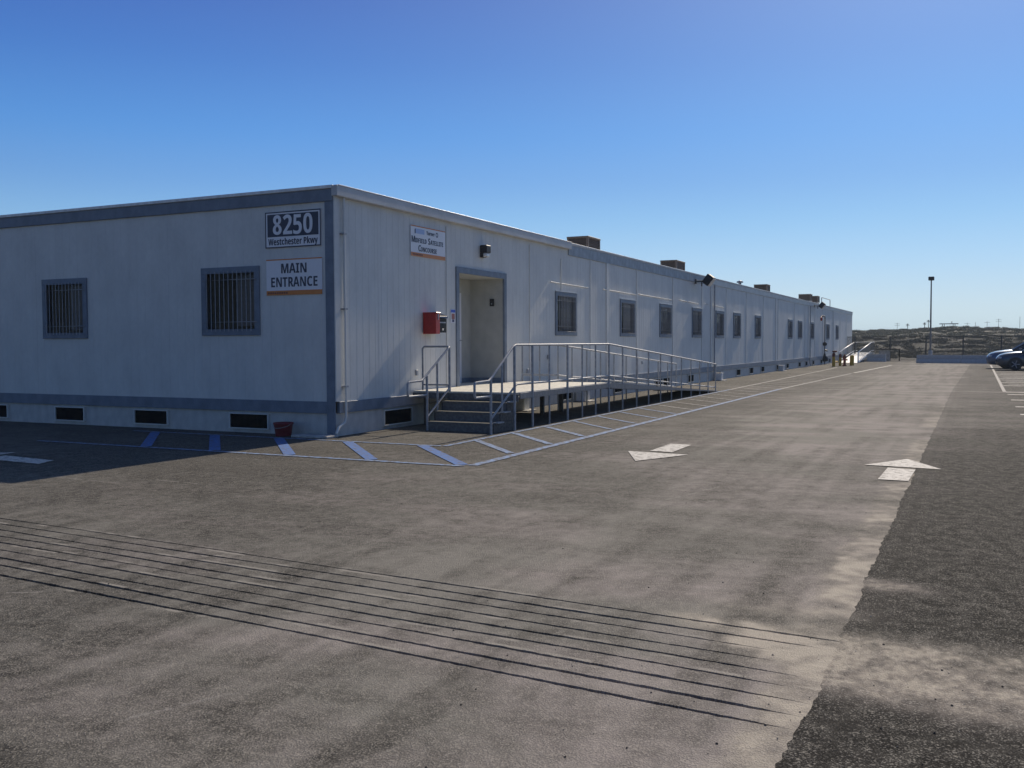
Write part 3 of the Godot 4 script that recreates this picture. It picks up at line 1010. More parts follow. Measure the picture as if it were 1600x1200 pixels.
	for yy in [0.85, 2.2, 3.5]:
		part("strap", box_mesh(Vector3(0.0, yy, -0.245), Vector3(0.094, yy + 0.03, -0.155)), M.galv, dsp)
	for a in [26.5, 52.7]:
		part("downspout", tube_mesh([Vector3(0.075, 4.05, -a), Vector3(0.075, 0.2, -a), Vector3(0.14, 0.06, -a)], 0.035, 8), M.galv, b)

func roof_units() -> void:
	var spec := [
		[-16.16, 0.76, 1.14, 5.15, "brown louvred rooftop air unit above the first barred window"],
		[-26.6, 0.72, 1.35, 5.16, "brown rooftop air unit beside the nearer black floodlight"],
		[-46.6, 0.82, 0.95, 5.20, "small brown rooftop air unit standing alone on the far roof"],
		[-64.0, 0.92, 0.9, 5.38, "brown rooftop air unit, wider of the pair near the far floodlight"],
		[-66.6, 0.60, 1.0, 5.34, "brown rooftop air unit, narrower of the pair near the far floodlight"]]
	for s in spec:
		var w: float = s[1]
		var l: float = s[2]
		var top: float = s[3] - 4.292
		var x1 := -1.6 if s[0] > -66.0 else -1.42
		var u := thing("air_unit", s[4], "air conditioner", Vector3(x1 - w * 0.5, 4.294, s[0] - l * 0.5), "air units on the roof")
		part("curb", box_mesh(Vector3(-w * 0.46, 0.0, -l * 0.46), Vector3(w * 0.46, top * 0.48, l * 0.46), 0.01), M.curb, u)
		part("ledge", box_mesh(Vector3(-w * 0.5, top * 0.48 + 0.001, -l * 0.5), Vector3(w * 0.5, top * 0.53, l * 0.5), 0.006), M.curb, u)
		var st := begin()
		var y0 := top * 0.531
		for sx in [-1, 1]:
			for sz in [-1, 1]:
				var c := Vector3(sx * (w * 0.5 - 0.04), 0, sz * (l * 0.5 - 0.04))
				bx(st, c + Vector3(-0.04, y0, -0.04), c + Vector3(0.04, top - 0.06, 0.04), 0.004)
		bx(st, Vector3(-w * 0.5 - 0.01, top - 0.059, -l * 0.5 - 0.01), Vector3(w * 0.5 + 0.01, top, l * 0.5 + 0.01), 0.01)
		part("housing", done(st), M.ac_brown, u)
		part("interior", box_mesh(Vector3(-w * 0.5 + 0.06, y0, -l * 0.5 + 0.06), Vector3(w * 0.5 - 0.06, top - 0.061, l * 0.5 - 0.06)), M.ac_brown, u)
		for k in 6:
			var yy: float = lerpf(y0 + 0.03, top - 0.1, k / 5.0)
			st = begin()
			quad(st, Vector3(-w * 0.5 + 0.08, yy, l * 0.5 - 0.01), Vector3(w * 0.5 - 0.08, yy, l * 0.5 - 0.01), Vector3(w * 0.5 - 0.08, yy + 0.045, l * 0.5 - 0.045), Vector3(-w * 0.5 + 0.08, yy + 0.045, l * 0.5 - 0.045))
			quad(st, Vector3(w * 0.5 - 0.01, yy, -l * 0.5 + 0.08), Vector3(w * 0.5 - 0.01, yy, l * 0.5 - 0.08), Vector3(w * 0.5 - 0.045, yy + 0.045, l * 0.5 - 0.08), Vector3(w * 0.5 - 0.045, yy + 0.045, -l * 0.5 + 0.08))
			part("louvre", done(st), M.ac_brown, u)
	# bent pipe hoop and a small vent cap
	var hoop := thing("roof_pipe", "thin bent metal pipe hoop on the far roof", "pipe", Vector3(-0.5, 4.294, -62.0))
	part("pipe", tube_mesh([Vector3(0, 0, 0.0), Vector3(0, 0.62, 0.0), Vector3(0, 0.70, -0.08), Vector3(0, 0.70, -4.6), Vector3(0, 0.62, -4.7), Vector3(0, 0.0, -4.7)], 0.03, 8), M.galv, hoop)
	var cap := thing("roof_vent", "small grey vent cap on the roof edge", "vent", Vector3(-0.3, 4.294, -33.0))
	part("stack", lathe_mesh([Vector2(0.07, 0), Vector2(0.07, 0.22), Vector2(0.0, 0.22)]), M.galv, cap)
	part("hood", lathe_mesh([Vector2(0.16, 0.2), Vector2(0.15, 0.26), Vector2(0.0, 0.32)]), M.galv, cap)

func railing(parent: Node, pts_top: Array, pts_low: Array, posts: Array, r := 0.021) -> void:
	part("top_rail", tube_mesh(pts_top, r, 10), M.galv, parent)
	part("lower_rail", tube_mesh(pts_low, r * 0.85, 8), M.galv, parent)
	for p in posts:
		part("post", tube_mesh([p[0], p[1]], p[2] if p.size() > 2 else 0.019, 8), M.galv, parent)

func entrance_deck() -> void:
	var H := 0.69
	var dk := thing("entrance_ramp", "galvanised entrance steps, landing and ramp with pipe railings at the open doorway", "ramp")
	# landing boards across the deck
	var zz := -2.46
	while zz > -7.4:
		var z2 := maxf(zz - 0.61, -7.42)
		part("deck_panel", box_mesh(Vector3(0.045, H - 0.035, z2 + 0.003), Vector3(2.33, H + rng.randf_range(-0.001, 0.001), zz), 0.004), M.deck, dk)
		zz = z2 - 0.001
	part("edge_beam", box_mesh(Vector3(2.331, H - 0.12, -7.43), Vector3(2.36, H - 0.005, -2.47), 0.004), M.pole, dk)
	part("edge_beam", box_mesh(Vector3(0.86, H - 0.16, -2.455), Vector3(2.33, H - 0.036, -2.43)), M.tread, dk)
	part("edge_beam", box_mesh(Vector3(0.05, H - 0.14, -2.455), Vector3(0.85, H - 0.036, -2.43)), M.tread, dk)
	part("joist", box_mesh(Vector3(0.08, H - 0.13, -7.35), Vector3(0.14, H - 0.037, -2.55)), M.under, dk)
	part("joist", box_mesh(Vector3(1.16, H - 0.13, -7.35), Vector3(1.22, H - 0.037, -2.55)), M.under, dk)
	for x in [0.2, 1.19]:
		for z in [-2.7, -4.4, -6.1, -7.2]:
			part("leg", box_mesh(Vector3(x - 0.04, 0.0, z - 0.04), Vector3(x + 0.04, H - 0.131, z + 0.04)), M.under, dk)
	# ramp in plates
	var rz0 := -7.43
	var rz1 := -17.75
	var n := 9
	for k in n:
		var za := lerpf(rz0, rz1, float(k) / n)
		var zb := lerpf(rz0, rz1, float(k + 1) / n) + 0.004
		var ya := lerpf(H, 0.012, float(k) / n)
		var yb := lerpf(H, 0.012, float(k + 1) / n)
		var st := begin()
		var t := 0.03 if k < n - 1 else 0.008
		var p := [Vector3(1.03, ya, za), Vector3(2.33, ya, za), Vector3(2.33, yb, zb), Vector3(1.03, yb, zb)]
		var q := []
		for v in p:
			q.append(v - Vector3(0, t, 0))
		quad(st, p[0], p[1], p[2], p[3])
		quad(st, q[0], q[1], q[2], q[3])
		for i in 4:
			quad(st, p[i], p[(i + 1) % 4], q[(i + 1) % 4], q[i])
		part("ramp_plate", done(st), M.deck, dk)
	for x in [1.0, 2.331]:
		var st := begin()
		var a := [Vector3(x, H - 0.005, rz0), Vector3(x, 0.02, rz1), Vector3(x, 0.003, rz1), Vector3(x, H - 0.14, rz0)]
		var b := []
		for v in a:
			b.append(v + Vector3(0.028, 0, 0))
		quad(st, a[0], a[1], a[2], a[3])
		quad(st, b[0], b[1], b[2], b[3])
		for i in 4:
			quad(st, a[i], a[(i + 1) % 4], b[(i + 1) % 4], b[i])
		part("ramp_beam", done(st), M.pole, dk)
	# steps
	var k4 := H / 4.0
	for i in 3:
		var zn := -1.63 - 0.277 * i
		var yt := k4 * (i + 1)
		part("riser", box_mesh(Vector3(0.86, 0.004 if i == 0 else yt - k4 - 0.03, zn - 0.035), Vector3(2.20, yt - 0.031, zn - 0.015)), M.tread, dk)
		var tr := part("tread", box_mesh(Vector3(0.86, yt - 0.03, zn - 0.30), Vector3(2.20, yt, zn), 0.004), M.tread, dk)
		part("nosing", box_mesh(Vector3(0.90, yt + 0.001, zn - 0.05), Vector3(2.14, yt + 0.007, zn - 0.002)), M.nosing, tr)
	part("riser", box_mesh(Vector3(0.86, k4 * 3 - 0.03, -2.50), Vector3(2.20, H - 0.16, -2.47)), M.tread, dk)
	for x in [0.835, 2.201]:
		var st := begin()
		for i in 3:
			var zn := -1.63 - 0.277 * i
			bx(st, Vector3(x, k4 * i + 0.004 if i > 0 else 0.004, -2.44), Vector3(x + 0.024, k4 * (i + 1) - 0.002, zn))
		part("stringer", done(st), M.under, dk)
	for i in 3:
		var zn := -1.63 - 0.277 * i
		part("stringer_edge", box_mesh(Vector3(2.20, k4 * (i + 1) - 0.0015, zn - 0.28), Vector3(2.30, k4 * (i + 1) + 0.022, zn - 0.02), 0.004), M.galv, dk)
	# railings: right-hand side of stair, landing and ramp
	var x := 2.31
	var posts := []
	posts.append([Vector3(x, 0.004, -1.36), Vector3(x, 0.98, -1.36), 0.024])
	posts.append([Vector3(x, 0.36, -1.80), Vector3(x, 1.27, -1.80), 0.02])
	for z in [-2.26, -3.05, -3.86, -4.80, -5.63, -6.44, -7.30]:
		posts.append([Vector3(x + 0.03, 0.004, z), Vector3(x + 0.03, 1.56, z), 0.026 if z in [-2.26, -3.05, -4.80, -7.30] else 0.02])
	for z in [-8.26, -9.32, -10.3, -11.35, -12.38, -13.4, -14.43, -15.45, -16.47, -17.45]:
		posts.append([Vector3(x + 0.03, 0.004, z), Vector3(x + 0.03, 1.57 + (z + 7.35) * 0.0667, z), 0.02])
	railing(dk, [Vector3(x, 0.68, -1.34), Vector3(x, 0.68, -0.78), Vector3(x, 0.72, -0.75), Vector3(x, 0.90, -0.75), Vector3(x, 0.94, -0.79), Vector3(x, 0.95, -1.28), Vector3(x + 0.01, 1.02, -1.40), Vector3(x + 0.02, 1.54, -2.22), Vector3(x + 0.03, 1.575, -2.32), Vector3(x + 0.03, 1.58, -7.30), Vector3(x + 0.03, 0.905, -17.45), Vector3(x + 0.03, 0.89, -17.55)],
		[Vector3(x, 0.29, -1.38), Vector3(x + 0.02, 0.80, -2.26), Vector3(x + 0.03, 0.85, -2.36), Vector3(x + 0.03, 0.85, -7.30), Vector3(x + 0.03, 0.15, -17.45)], posts, 0.022)
	# left-hand side of the stair with the guard beside the wall
	x = 0.845
	railing(dk, [Vector3(x, 0.66, -1.62), Vector3(x, 0.66, -1.00), Vector3(x, 0.70, -0.97), Vector3(x, 0.88, -0.97), Vector3(x, 0.92, -1.01), Vector3(x, 0.93, -1.45), Vector3(x, 1.0, -1.58), Vector3(x, 1.50, -2.42), Vector3(x, 1.54, -2.47), Vector3(x - 0.05, 1.55, -2.50), Vector3(0.28, 1.55, -2.50), Vector3(0.24, 1.51, -2.50), Vector3(0.24, 0.70, -2.50)],
		[Vector3(x, 0.25, -1.64), Vector3(x, 0.74, -2.46), Vector3(x - 0.04, 0.81, -2.50), Vector3(0.24, 0.81, -2.50)],
		[[Vector3(x, 0.004, -1.64), Vector3(x, 1.01, -1.64), 0.024], [Vector3(x, 0.35, -2.02), Vector3(x, 1.24, -2.02), 0.02], [Vector3(x, 0.01, -2.49), Vector3(x, 1.53, -2.49), 0.026]])
	# inner side: across the end of the landing and down the ramp
	x = 1.02
	posts = []
	for z in [-7.42, -8.3, -9.3, -10.3, -11.35, -12.38, -13.4, -14.43, -15.45, -16.47, -17.45]:
		posts.append([Vector3(x, 0.004, z), Vector3(x, 1.56 + (z + 7.42) * 0.0655, z), 0.019])
	posts.append([Vector3(0.09, 0.69, -7.40), Vector3(0.09, 1.56, -7.40), 0.02])
	posts.append([Vector3(0.55, 0.69, -7.40), Vector3(0.55, 1.56, -7.40), 0.019])
	railing(dk, [Vector3(0.09, 1.565, -7.40), Vector3(0.97, 1.565, -7.40), Vector3(x, 1.56, -7.45), Vector3(x, 0.905, -17.5)], [Vector3(0.09, 0.85, -7.40), Vector3(0.97, 0.85, -7.40), Vector3(x, 0.84, -7.45), Vector3(x, 0.15, -17.45)], posts)

func sign_board(called: String, label: String, place: Callable, a0: float, a1: float, y0: float, y1: float, group := "") -> Node3D:
	var s := thing(called, label, "sign", Vector3.ZERO, group)
	var p: Vector3 = place.call(a0, y0, 0.008)
	var q: Vector3 = place.call(a1, y1, 0.020)
	part("board", box_mesh(Vector3(minf(p.x, q.x), y0, minf(p.z, q.z)), Vector3(maxf(p.x, q.x), y1, maxf(p.z, q.z))), M.sign_white, s)
	return s

func strip_on(s: Node, called: String, m: Material, place: Callable, a0: float, a1: float, y0: float, y1: float, d0: float, d1: float) -> void:
	var p: Vector3 = place.call(a0, y0, d0)
	var q: Vector3 = place.call(a1, y1, d1)
	part(called, box_mesh(Vector3(minf(p.x, q.x), y0, minf(p.z, q.z)), Vector3(maxf(p.x, q.x), y1, maxf(p.z, q.z))), m, s)

func wall_fittings() -> void:
	# address sign on the end wall
	var s := sign_board("address_sign", "dark and white address sign reading 8250 on the end wall", on_end, 0.265, 1.48, 3.31, 3.945)
	for r in [[0.265, 1.48, 3.925, 3.945], [0.265, 1.48, 3.31, 3.33], [0.265, 0.285, 3.33, 3.925], [1.46, 1.48, 3.33, 3.925]]:
		strip_on(s, "border", M.sign_ink, on_end, r[0], r[1], r[2], r[3], 0.0205, 0.0235)
	strip_on(s, "number_field", M.sign_ink, on_end, 0.315, 1.43, 3.505, 3.90, 0.0205, 0.0225)
	text("8250", 0.47, M.sign_white, s, Vector3(-0.8725, 3.702, 0.0245), false, 700, 0.86)
	text("Westchester Pkwy", 0.155, M.sign_ink, s, Vector3(-0.8725, 3.415, 0.0225), false, 700, 0.79)
	# main entrance sign
	s = sign_board("entrance_sign", "white sign reading MAIN ENTRANCE with an orange strip on the end wall", on_end, 0.25, 1.47, 2.475, 3.11)
	strip_on(s, "orange_strip", M.sign_orange, on_end, 0.25, 1.47, 2.475, 2.555, 0.0205, 0.0225)
	strip_on(s, "orange_strip", M.sign_orange, on_end, 0.25, 1.47, 3.09, 3.11, 0.0205, 0.0225)
	for k in 9:
		strip_on(s, "small_mark", M.sign_mark, on_end, 1.40 - k * 0.05, 1.435 - k * 0.05, 2.497, 2.53, 0.0228, 0.0245)
	text("MAIN", 0.235, M.sign_ink, s, Vector3(-0.86, 2.94, 0.0225), false, 600, 0.92)
	text("ENTRANCE", 0.235, M.sign_ink, s, Vector3(-0.86, 2.70, 0.0225), false, 600, 0.86)
	# project sign on the long wall
	s = sign_board("project_sign", "white sign reading Midfield Satellite Concourse high on the long wall", on_long, 2.455, 3.80, 3.325, 3.925)
	strip_on(s, "orange_strip", M.sign_orange, on_long, 2.455, 3.80, 3.325, 3.40, 0.0205, 0.0225)
	strip_on(s, "orange_strip", M.sign_orange, on_long, 2.455, 3.80, 3.905, 3.925, 0.0205, 0.0225)
	strip_on(s, "faded_emblem", M.pale_blue, on_long, 2.62, 2.97, 3.775, 3.87, 0.0205, 0.0215)
	strip_on(s, "small_mark", M.sign_ink, on_long, 2.60, 2.63, 3.77, 3.86, 0.0216, 0.0235)
	for k in 7:
		strip_on(s, "small_mark", M.sign_mark, on_long, 2.52 + k * 0.055, 2.56 + k * 0.055, 3.345, 3.38, 0.0228, 0.0245)
	text("Turner", 0.10, M.sign_ink, s, Vector3(0.0225, 3.815, -3.21), true, 700)
	var ring := begin()
	for k in 16:
		var a := TAU * k / 16.0
		var b := TAU * (k + 1) / 16.0
		quad(ring, Vector3(0, cos(a) * 0.05, sin(a) * 0.05), Vector3(0, cos(b) * 0.05, sin(b) * 0.05), Vector3(0, cos(b) * 0.028, sin(b) * 0.028), Vector3(0, cos(a) * 0.028, sin(a) * 0.028))
	part("emblem_ring", done(ring), M.sign_ink, s, Vector3(0.0225, 3.815, -3.46))
	text("M", 0.17, M.sign_ink, s, Vector3(0.0225, 3.655, -2.545), true, 600)
	text("IDFIELD", 0.125, M.sign_ink, s, Vector3(0.0225, 3.640, -2.825), true, 600, 0.95)
	text("S", 0.17, M.sign_ink, s, Vector3(0.0225, 3.655, -3.155), true, 600)
	text("ATELLITE", 0.125, M.sign_ink, s, Vector3(0.0225, 3.640, -3.46), true, 600, 0.95)
	text("C", 0.17, M.sign_ink, s, Vector3(0.0225, 3.49, -2.78), true, 600)
	text("ONCOURSE", 0.125, M.sign_ink, s, Vector3(0.0225, 3.475, -3.135), true, 600, 0.95)
	# lamp over the doorway
	var l := thing("wall_lamp", "small black wall lamp with a white lens above the doorway", "lamp", Vector3(0.008, 3.52, -5.48))
	part("housing", box_mesh(Vector3(0, 0.10, -0.11), Vector3(0.17, 0.27, 0.11), 0.015), M.black, l)
	part("back_plate", box_mesh(Vector3(0, 0, -0.10), Vector3(0.06, 0.099, 0.10), 0.005), M.black, l)
	part("lens", box_mesh(Vector3(0.061, 0.005, -0.085), Vector3(0.155, 0.098, 0.085), 0.02), M.lens, l)
	# red box and black letter box
	var rb := thing("red_box", "red metal wall box beside the black letter box", "box", Vector3(0.012, 1.80, -2.98))
	part("case", box_mesh(Vector3(0, 0, -0.08), Vector3(0.30, 0.405, 0.08), 0.006), M.red_paint, rb)
	part("lid", box_mesh(Vector3(0, 0.407, -0.09), Vector3(0.315, 0.43, 0.09), 0.006), M.red_paint, rb)
	part("hasp", box_mesh(Vector3(0.301, 0.28, -0.02), Vector3(0.312, 0.40, 0.02), 0.003), M.galv, rb)
	var lb := thing("letter_box", "glossy black letter box with a curved lid beside the red box", "mailbox", Vector3(0.012, 1.83, -3.26))
	part("case", box_mesh(Vector3(0, 0, -0.165), Vector3(0.24, 0.29, 0.165), 0.008), M.black_case, lb)
	var st := begin()
	var arc := []
	for k in 9:
		var a := PI * 0.5 * k / 8.0
		arc.append(Vector2(0.27 * sin(a), 0.292 + 0.10 * cos(a)))
	st.set_smooth_group(0)
	for k in 8:
		quad(st, Vector3(arc[k].x, arc[k].y, -0.175), Vector3(arc[k].x, arc[k].y, 0.175), Vector3(arc[k + 1].x, arc[k + 1].y, 0.175), Vector3(arc[k + 1].x, arc[k + 1].y, -0.175))
	st.set_smooth_group(-1)
	for sz in [-0.175, 0.175]:
		for k in 8:
			for p in [Vector3(0, 0.292, sz), Vector3(arc[k].x, arc[k].y, sz), Vector3(arc[k + 1].x, arc[k + 1].y, sz)]:
				st.add_vertex(p)
	quad(st, Vector3(0, 0.292, -0.175), Vector3(0.27, 0.292, -0.175), Vector3(0.27, 0.292, 0.175), Vector3(0, 0.292, 0.175))
	part("lid", done(st), M.black_gloss, lb)
	part("slot_plate", box_mesh(Vector3(0.241, 0.19, -0.12), Vector3(0.246, 0.215, 0.12)), M.galv, lb)
	part("latch", box_mesh(Vector3(0.241, 0.04, -0.03), Vector3(0.256, 0.075, 0.03), 0.004), M.galv, lb)
	# notice by the door
	var nt := thing("notice", "small paper notice with a blue heading beside the doorway", "notice", Vector3.ZERO)
	part("paper", box_mesh(Vector3(0.0085, 2.04, -4.235), Vector3(0.0105, 2.33, -4.03)), M.sign_white, nt)
	part("heading", box_mesh(Vector3(0.0110, 2.26, -4.225), Vector3(0.0125, 2.32, -4.04)), mat(lin(0.04, 0.10, 0.50), 0.5), nt)
	part("picture", box_mesh(Vector3(0.0110, 2.12, -4.20), Vector3(0.0125, 2.24, -4.07)), mat(lin(0.35, 0.12, 0.10), 0.5), nt)
	part("picture", box_mesh(Vector3(0.0110, 2.06, -4.18), Vector3(0.0125, 2.115, -4.09)), mat(lin(0.06, 0.06, 0.14), 0.5), nt)
	# door intercom inside the alcove
	var ic := thing("intercom", "small black entry panel on the alcove wall", "intercom", Vector3(-0.29, 2.48, -6.556))
	part("case", box_mesh(Vector3(-0.055, 0, 0), Vector3(0.055, 0.17, 0.035), 0.008), M.black, ic)
	part("button", box_mesh(Vector3(-0.015, 0.04, 0.0352), Vector3(0.015, 0.07, 0.040), 0.003), M.galv, ic)
	# red pot by the end wall
	var pot := thing("red_bucket", "dull red bucket standing by the corner of the end wall", "bucket", Vector3(-0.95, 0.0, 0.25))
	pot.scale = Vector3(0.78, 0.82, 0.78)
	part("body", lathe_mesh([Vector2(0.0, 0.002), Vector2(0.165, 0.002), Vector2(0.175, 0.02), Vector2(0.21, 0.25), Vector2(0.225, 0.255), Vector2(0.225, 0.29), Vector2(0.205, 0.29), Vector2(0.165, 0.04), Vector2(0.0, 0.04)], 24), M.dull_red, pot)
	part("handle", tube_mesh([Vector3(-0.222, 0.27, 0), Vector3(-0.20, 0.22, 0.12), Vector3(-0.10, 0.19, 0.215), Vector3(0.0, 0.18, 0.235), Vector3(0.10, 0.19, 0.215), Vector3(0.20, 0.22, 0.12), Vector3(0.222, 0.27, 0)], 0.005, 6), M.galv, pot)
	setting("splash_pad", box_mesh(Vector3(-0.66, 0.0, 0.08), Vector3(0.10, 0.045, 0.42), 0.01), M.concrete, "small concrete pad at the foot of the corner rain pipe")
	# floodlights on arms
	for f in [[-23.6, 4.02, "black floodlight on a bracket arm below the nearer roof units"], [-54.6, 4.10, "black floodlight on a bracket arm above the red fire bell"]]:
		var fl := thing("floodlight", f[2], "floodlight", Vector3(0.035, f[1], f[0]), "floodlights on the long wall")
		part("wall_plate", box_mesh(Vector3(0, -0.10, -0.08), Vector3(0.03, 0.08, 0.08), 0.006), M.black, fl)
		part("arm", tube_mesh([Vector3(0.03, 0, 0), Vector3(0.32, 0.0, 0)], 0.028), M.black, fl)
		part("elbow", tube_mesh([Vector3(0.24, -0.005, 0), Vector3(0.24, -0.20, 0)], 0.022), M.black, fl)
		st = begin()
		var tilt := Basis(Vector3.BACK, deg_to_rad(-38.0))
		obx(st, Vector3(0.52, 0.03, 0), Vector3(0.30, 0.40, 0.46), tilt, 0.03)
		part("head", done(st), M.black, fl)
		st = begin()
		obx(st, Vector3(0.52, 0.03, 0) + tilt * Vector3(0.158, 0, 0), Vector3(0.012, 0.34, 0.40), tilt, 0.004)
		part("lens", done(st), M.lens, fl)
	# white half wells over the foundation vents
	for wz in [[-6.98, "low white vent well under the entrance landing"], [-11.0, "low white vent well beside the ramp plates"], [-26.7, "low white vent well just past the foot of the entrance ramp"], [-41.3, "low white vent well between the entrance ramp and the bollards"]]:
		var z: float = wz[0]
		var w := thing("vent_well", wz[1], "well", Vector3(0.036, 0.0, z), "white wells along the skirt")
		part("shell", box_mesh(Vector3(0, 0.0, -0.30), Vector3(0.30, 0.30, 0.0), 0.02), M.white_metal, w)
		part("rim", box_mesh(Vector3(0, 0.301, -0.32), Vector3(0.32, 0.325, 0.02), 0.006), M.white_metal, w)
		part("base", box_mesh(Vector3(0, 0.0, -0.44), Vector3(0.44, 0.025, 0.14), 0.006), M.concrete, w)

func far_end() -> void:
	# fire riser pipe with valves
	var fp := thing("fire_riser", "dark fire riser pipe with valves on the far wall", "pipe", Vector3(0.0, 0.0, -59.3))
	part("pipe", tube_mesh([Vector3(0.006, 3.5, 1.1), Vector3(0.10, 3.5, 0.95), Vector3(0.12, 3.5, 0.12), Vector3(0.12, 3.44, 0.03), Vector3(0.12, 3.30, 0.0), Vector3(0.12, 0.0, 0.0)], 0.042, 10), M.pole, fp)
	part("valve", lathe_mesh([Vector2(0.06, 1.35), Vector2(0.16, 1.40), Vector2(0.16, 1.55), Vector2(0.06, 1.62)]), M.black, fp, Vector3(0.12, 0, 0))
	part("valve", lathe_mesh([Vector2(0.06, 0.2), Vector2(0.24, 0.25), Vector2(0.24, 0.5), Vector2(0.10, 0.62), Vector2(0.06, 0.8)]), M.black, fp, Vector3(0.12, 0, 0))
	part("outlet", tube_mesh([Vector3(0.12, 1.05, 0), Vector3(0.32, 0.98, 0.1)], 0.055), M.black, fp)
	var bell := thing("fire_bell", "round red fire bell high on the far wall", "bell", Vector3(0.01, 3.28, -57.9))
	part("plate", box_mesh(Vector3(0, -0.10, -0.10), Vector3(0.03, 0.10, 0.10), 0.005), M.red_paint, bell)
	var dome := part("dome", lathe_mesh([Vector2(0.15, 0.0), Vector2(0.145, 0.05), Vector2(0.10, 0.09), Vector2(0.0, 0.10)], 18), M.red_paint, bell, Vector3(0.031, 0, 0))
	dome.rotation.z = -PI / 2
	# bollards and hydrant
	var spec := [
		["bollard", "rusty topped yellow bollard nearest the wall, joined to another by a bar", -52.6, 1.60, 0.86, 0.10, true],
		["bollard", "rusty topped yellow bollard between another bollard and the red hydrant", -54.3, 1.80, 0.78, 0.09, true],
		["bollard", "plain thick yellow bollard beside the red hydrant", -56.2, 2.35, 0.72, 0.14, false]]
	for s in spec:
		var bo := thing(s[0], s[1], "bollard", Vector3(s[3], 0, s[2]), "bollards guarding the hydrant")
		var h: float = s[4]
		var r: float = s[5]
		if s[6]:
			part("post", lathe_mesh([Vector2(r, 0), Vector2(r, h * 0.76)], 16), M.yellow, bo)
			part("cap", lathe_mesh([Vector2(r + 0.005, h * 0.76), Vector2(r + 0.005, h * 0.95), Vector2(r * 0.6, h * 1.05), Vector2(0, h * 1.08)], 16), M.rust, bo)
		else:
			part("post", lathe_mesh([Vector2(r, 0), Vector2(r, h * 0.9)], 16), M.yellow, bo)
			part("cap", lathe_mesh([Vector2(r, h * 0.9), Vector2(r * 0.8, h * 0.98), Vector2(0, h)], 16), M.yellow, bo)
		if s[3] < 1.7:
			part("valve_head", lathe_mesh([Vector2(0.05, h * 1.08), Vector2(0.16, h * 1.12), Vector2(0.16, h * 1.2), Vector2(0.0, h * 1.24)], 12), M.rust, bo, Vector3(0.06, 0, 0))
			part("link_bar", tube_mesh([Vector3(0.05, 0.32, -0.05), Vector3(0.17, 0.30, -1.60)], 0.05), M.yellow, bo)
	var hy := thing("fire_hydrant", "red fire hydrant between the yellow bollards", "hydrant", Vector3(2.05, 0, -54.6))
	part("barrel", lathe_mesh([Vector2(0.15, 0), Vector2(0.15, 0.05), Vector2(0.09, 0.07), Vector2(0.09, 0.5), Vector2(0.13, 0.52), Vector2(0.13, 0.58), Vector2(0.09, 0.68), Vector2(0.04, 0.74), Vector2(0.03, 0.80), Vector2(0, 0.80)], 16), M.rust, hy)
	part("outlet", tube_mesh([Vector3(0, 0.42, 0), Vector3(0.0, 0.42, 0.20)], 0.055), M.red_paint, hy)
	part("outlet", tube_mesh([Vector3(0, 0.42, 0), Vector3(0.19, 0.42, 0.0)], 0.05), M.red_paint, hy)
	# ramp at the far end
	var r := thing("far_ramp", "bright white metal ramp with railings at the far end of the wall", "ramp")
	var A := [Vector3(0.42, 0.0, -64.8), Vector3(1.9, 0.0, -64.8), Vector3(1.9, 0.70, -75.2), Vector3(0.42, 0.70, -75.2)]
	var st := begin()
	quad(st, A[0] + Vector3(0, 0.01, 0), A[1] + Vector3(0, 0.01, 0), A[2], A[3])
	for k in 4:
		quad(st, A[k] + Vector3(0, 0.01 if k < 2 else 0.0, 0), A[(k + 1) % 4] + Vector3(0, 0.01 if (k + 1) % 4 < 2 else 0.0, 0), A[(k + 1) % 4] * Vector3(1, 0.85, 1), A[k] * Vector3(1, 0.85, 1))
	part("ramp_plate", done(st), M.white_metal, r)
	part("landing", box_mesh(Vector3(0.04, 0.60, -77.6), Vector3(1.9, 0.70, -75.21)), M.white_metal, r)
	for x in [0.45, 1.88]:
		part("top_rail", tube_mesh([Vector3(x, 0.05, -64.5), Vector3(x, 0.84, -64.7), Vector3(x, 1.58, -75.2), Vector3(x, 1.60, -77.5)], 0.045), M.white_metal, r)
		part("lower_rail", tube_mesh([Vector3(x, 0.18, -64.8), Vector3(x, 0.86, -75.2), Vector3(x, 0.86, -77.5)], 0.035), M.white_metal, r)
		for k in 14:
			var z := -65.0 - k * 0.9
			var yt: float = lerpf(0.84, 1.58, clampf((-64.7 - z) / 10.5, 0, 1))
			part("post", tube_mesh([Vector3(x, 0.0, z), Vector3(x, yt, z)], 0.022, 6), M.galv, r)
	part("end_rail", tube_mesh([Vector3(0.45, 1.6, -77.5), Vector3(1.88, 1.6, -77.5)], 0.04), M.white_metal, r)

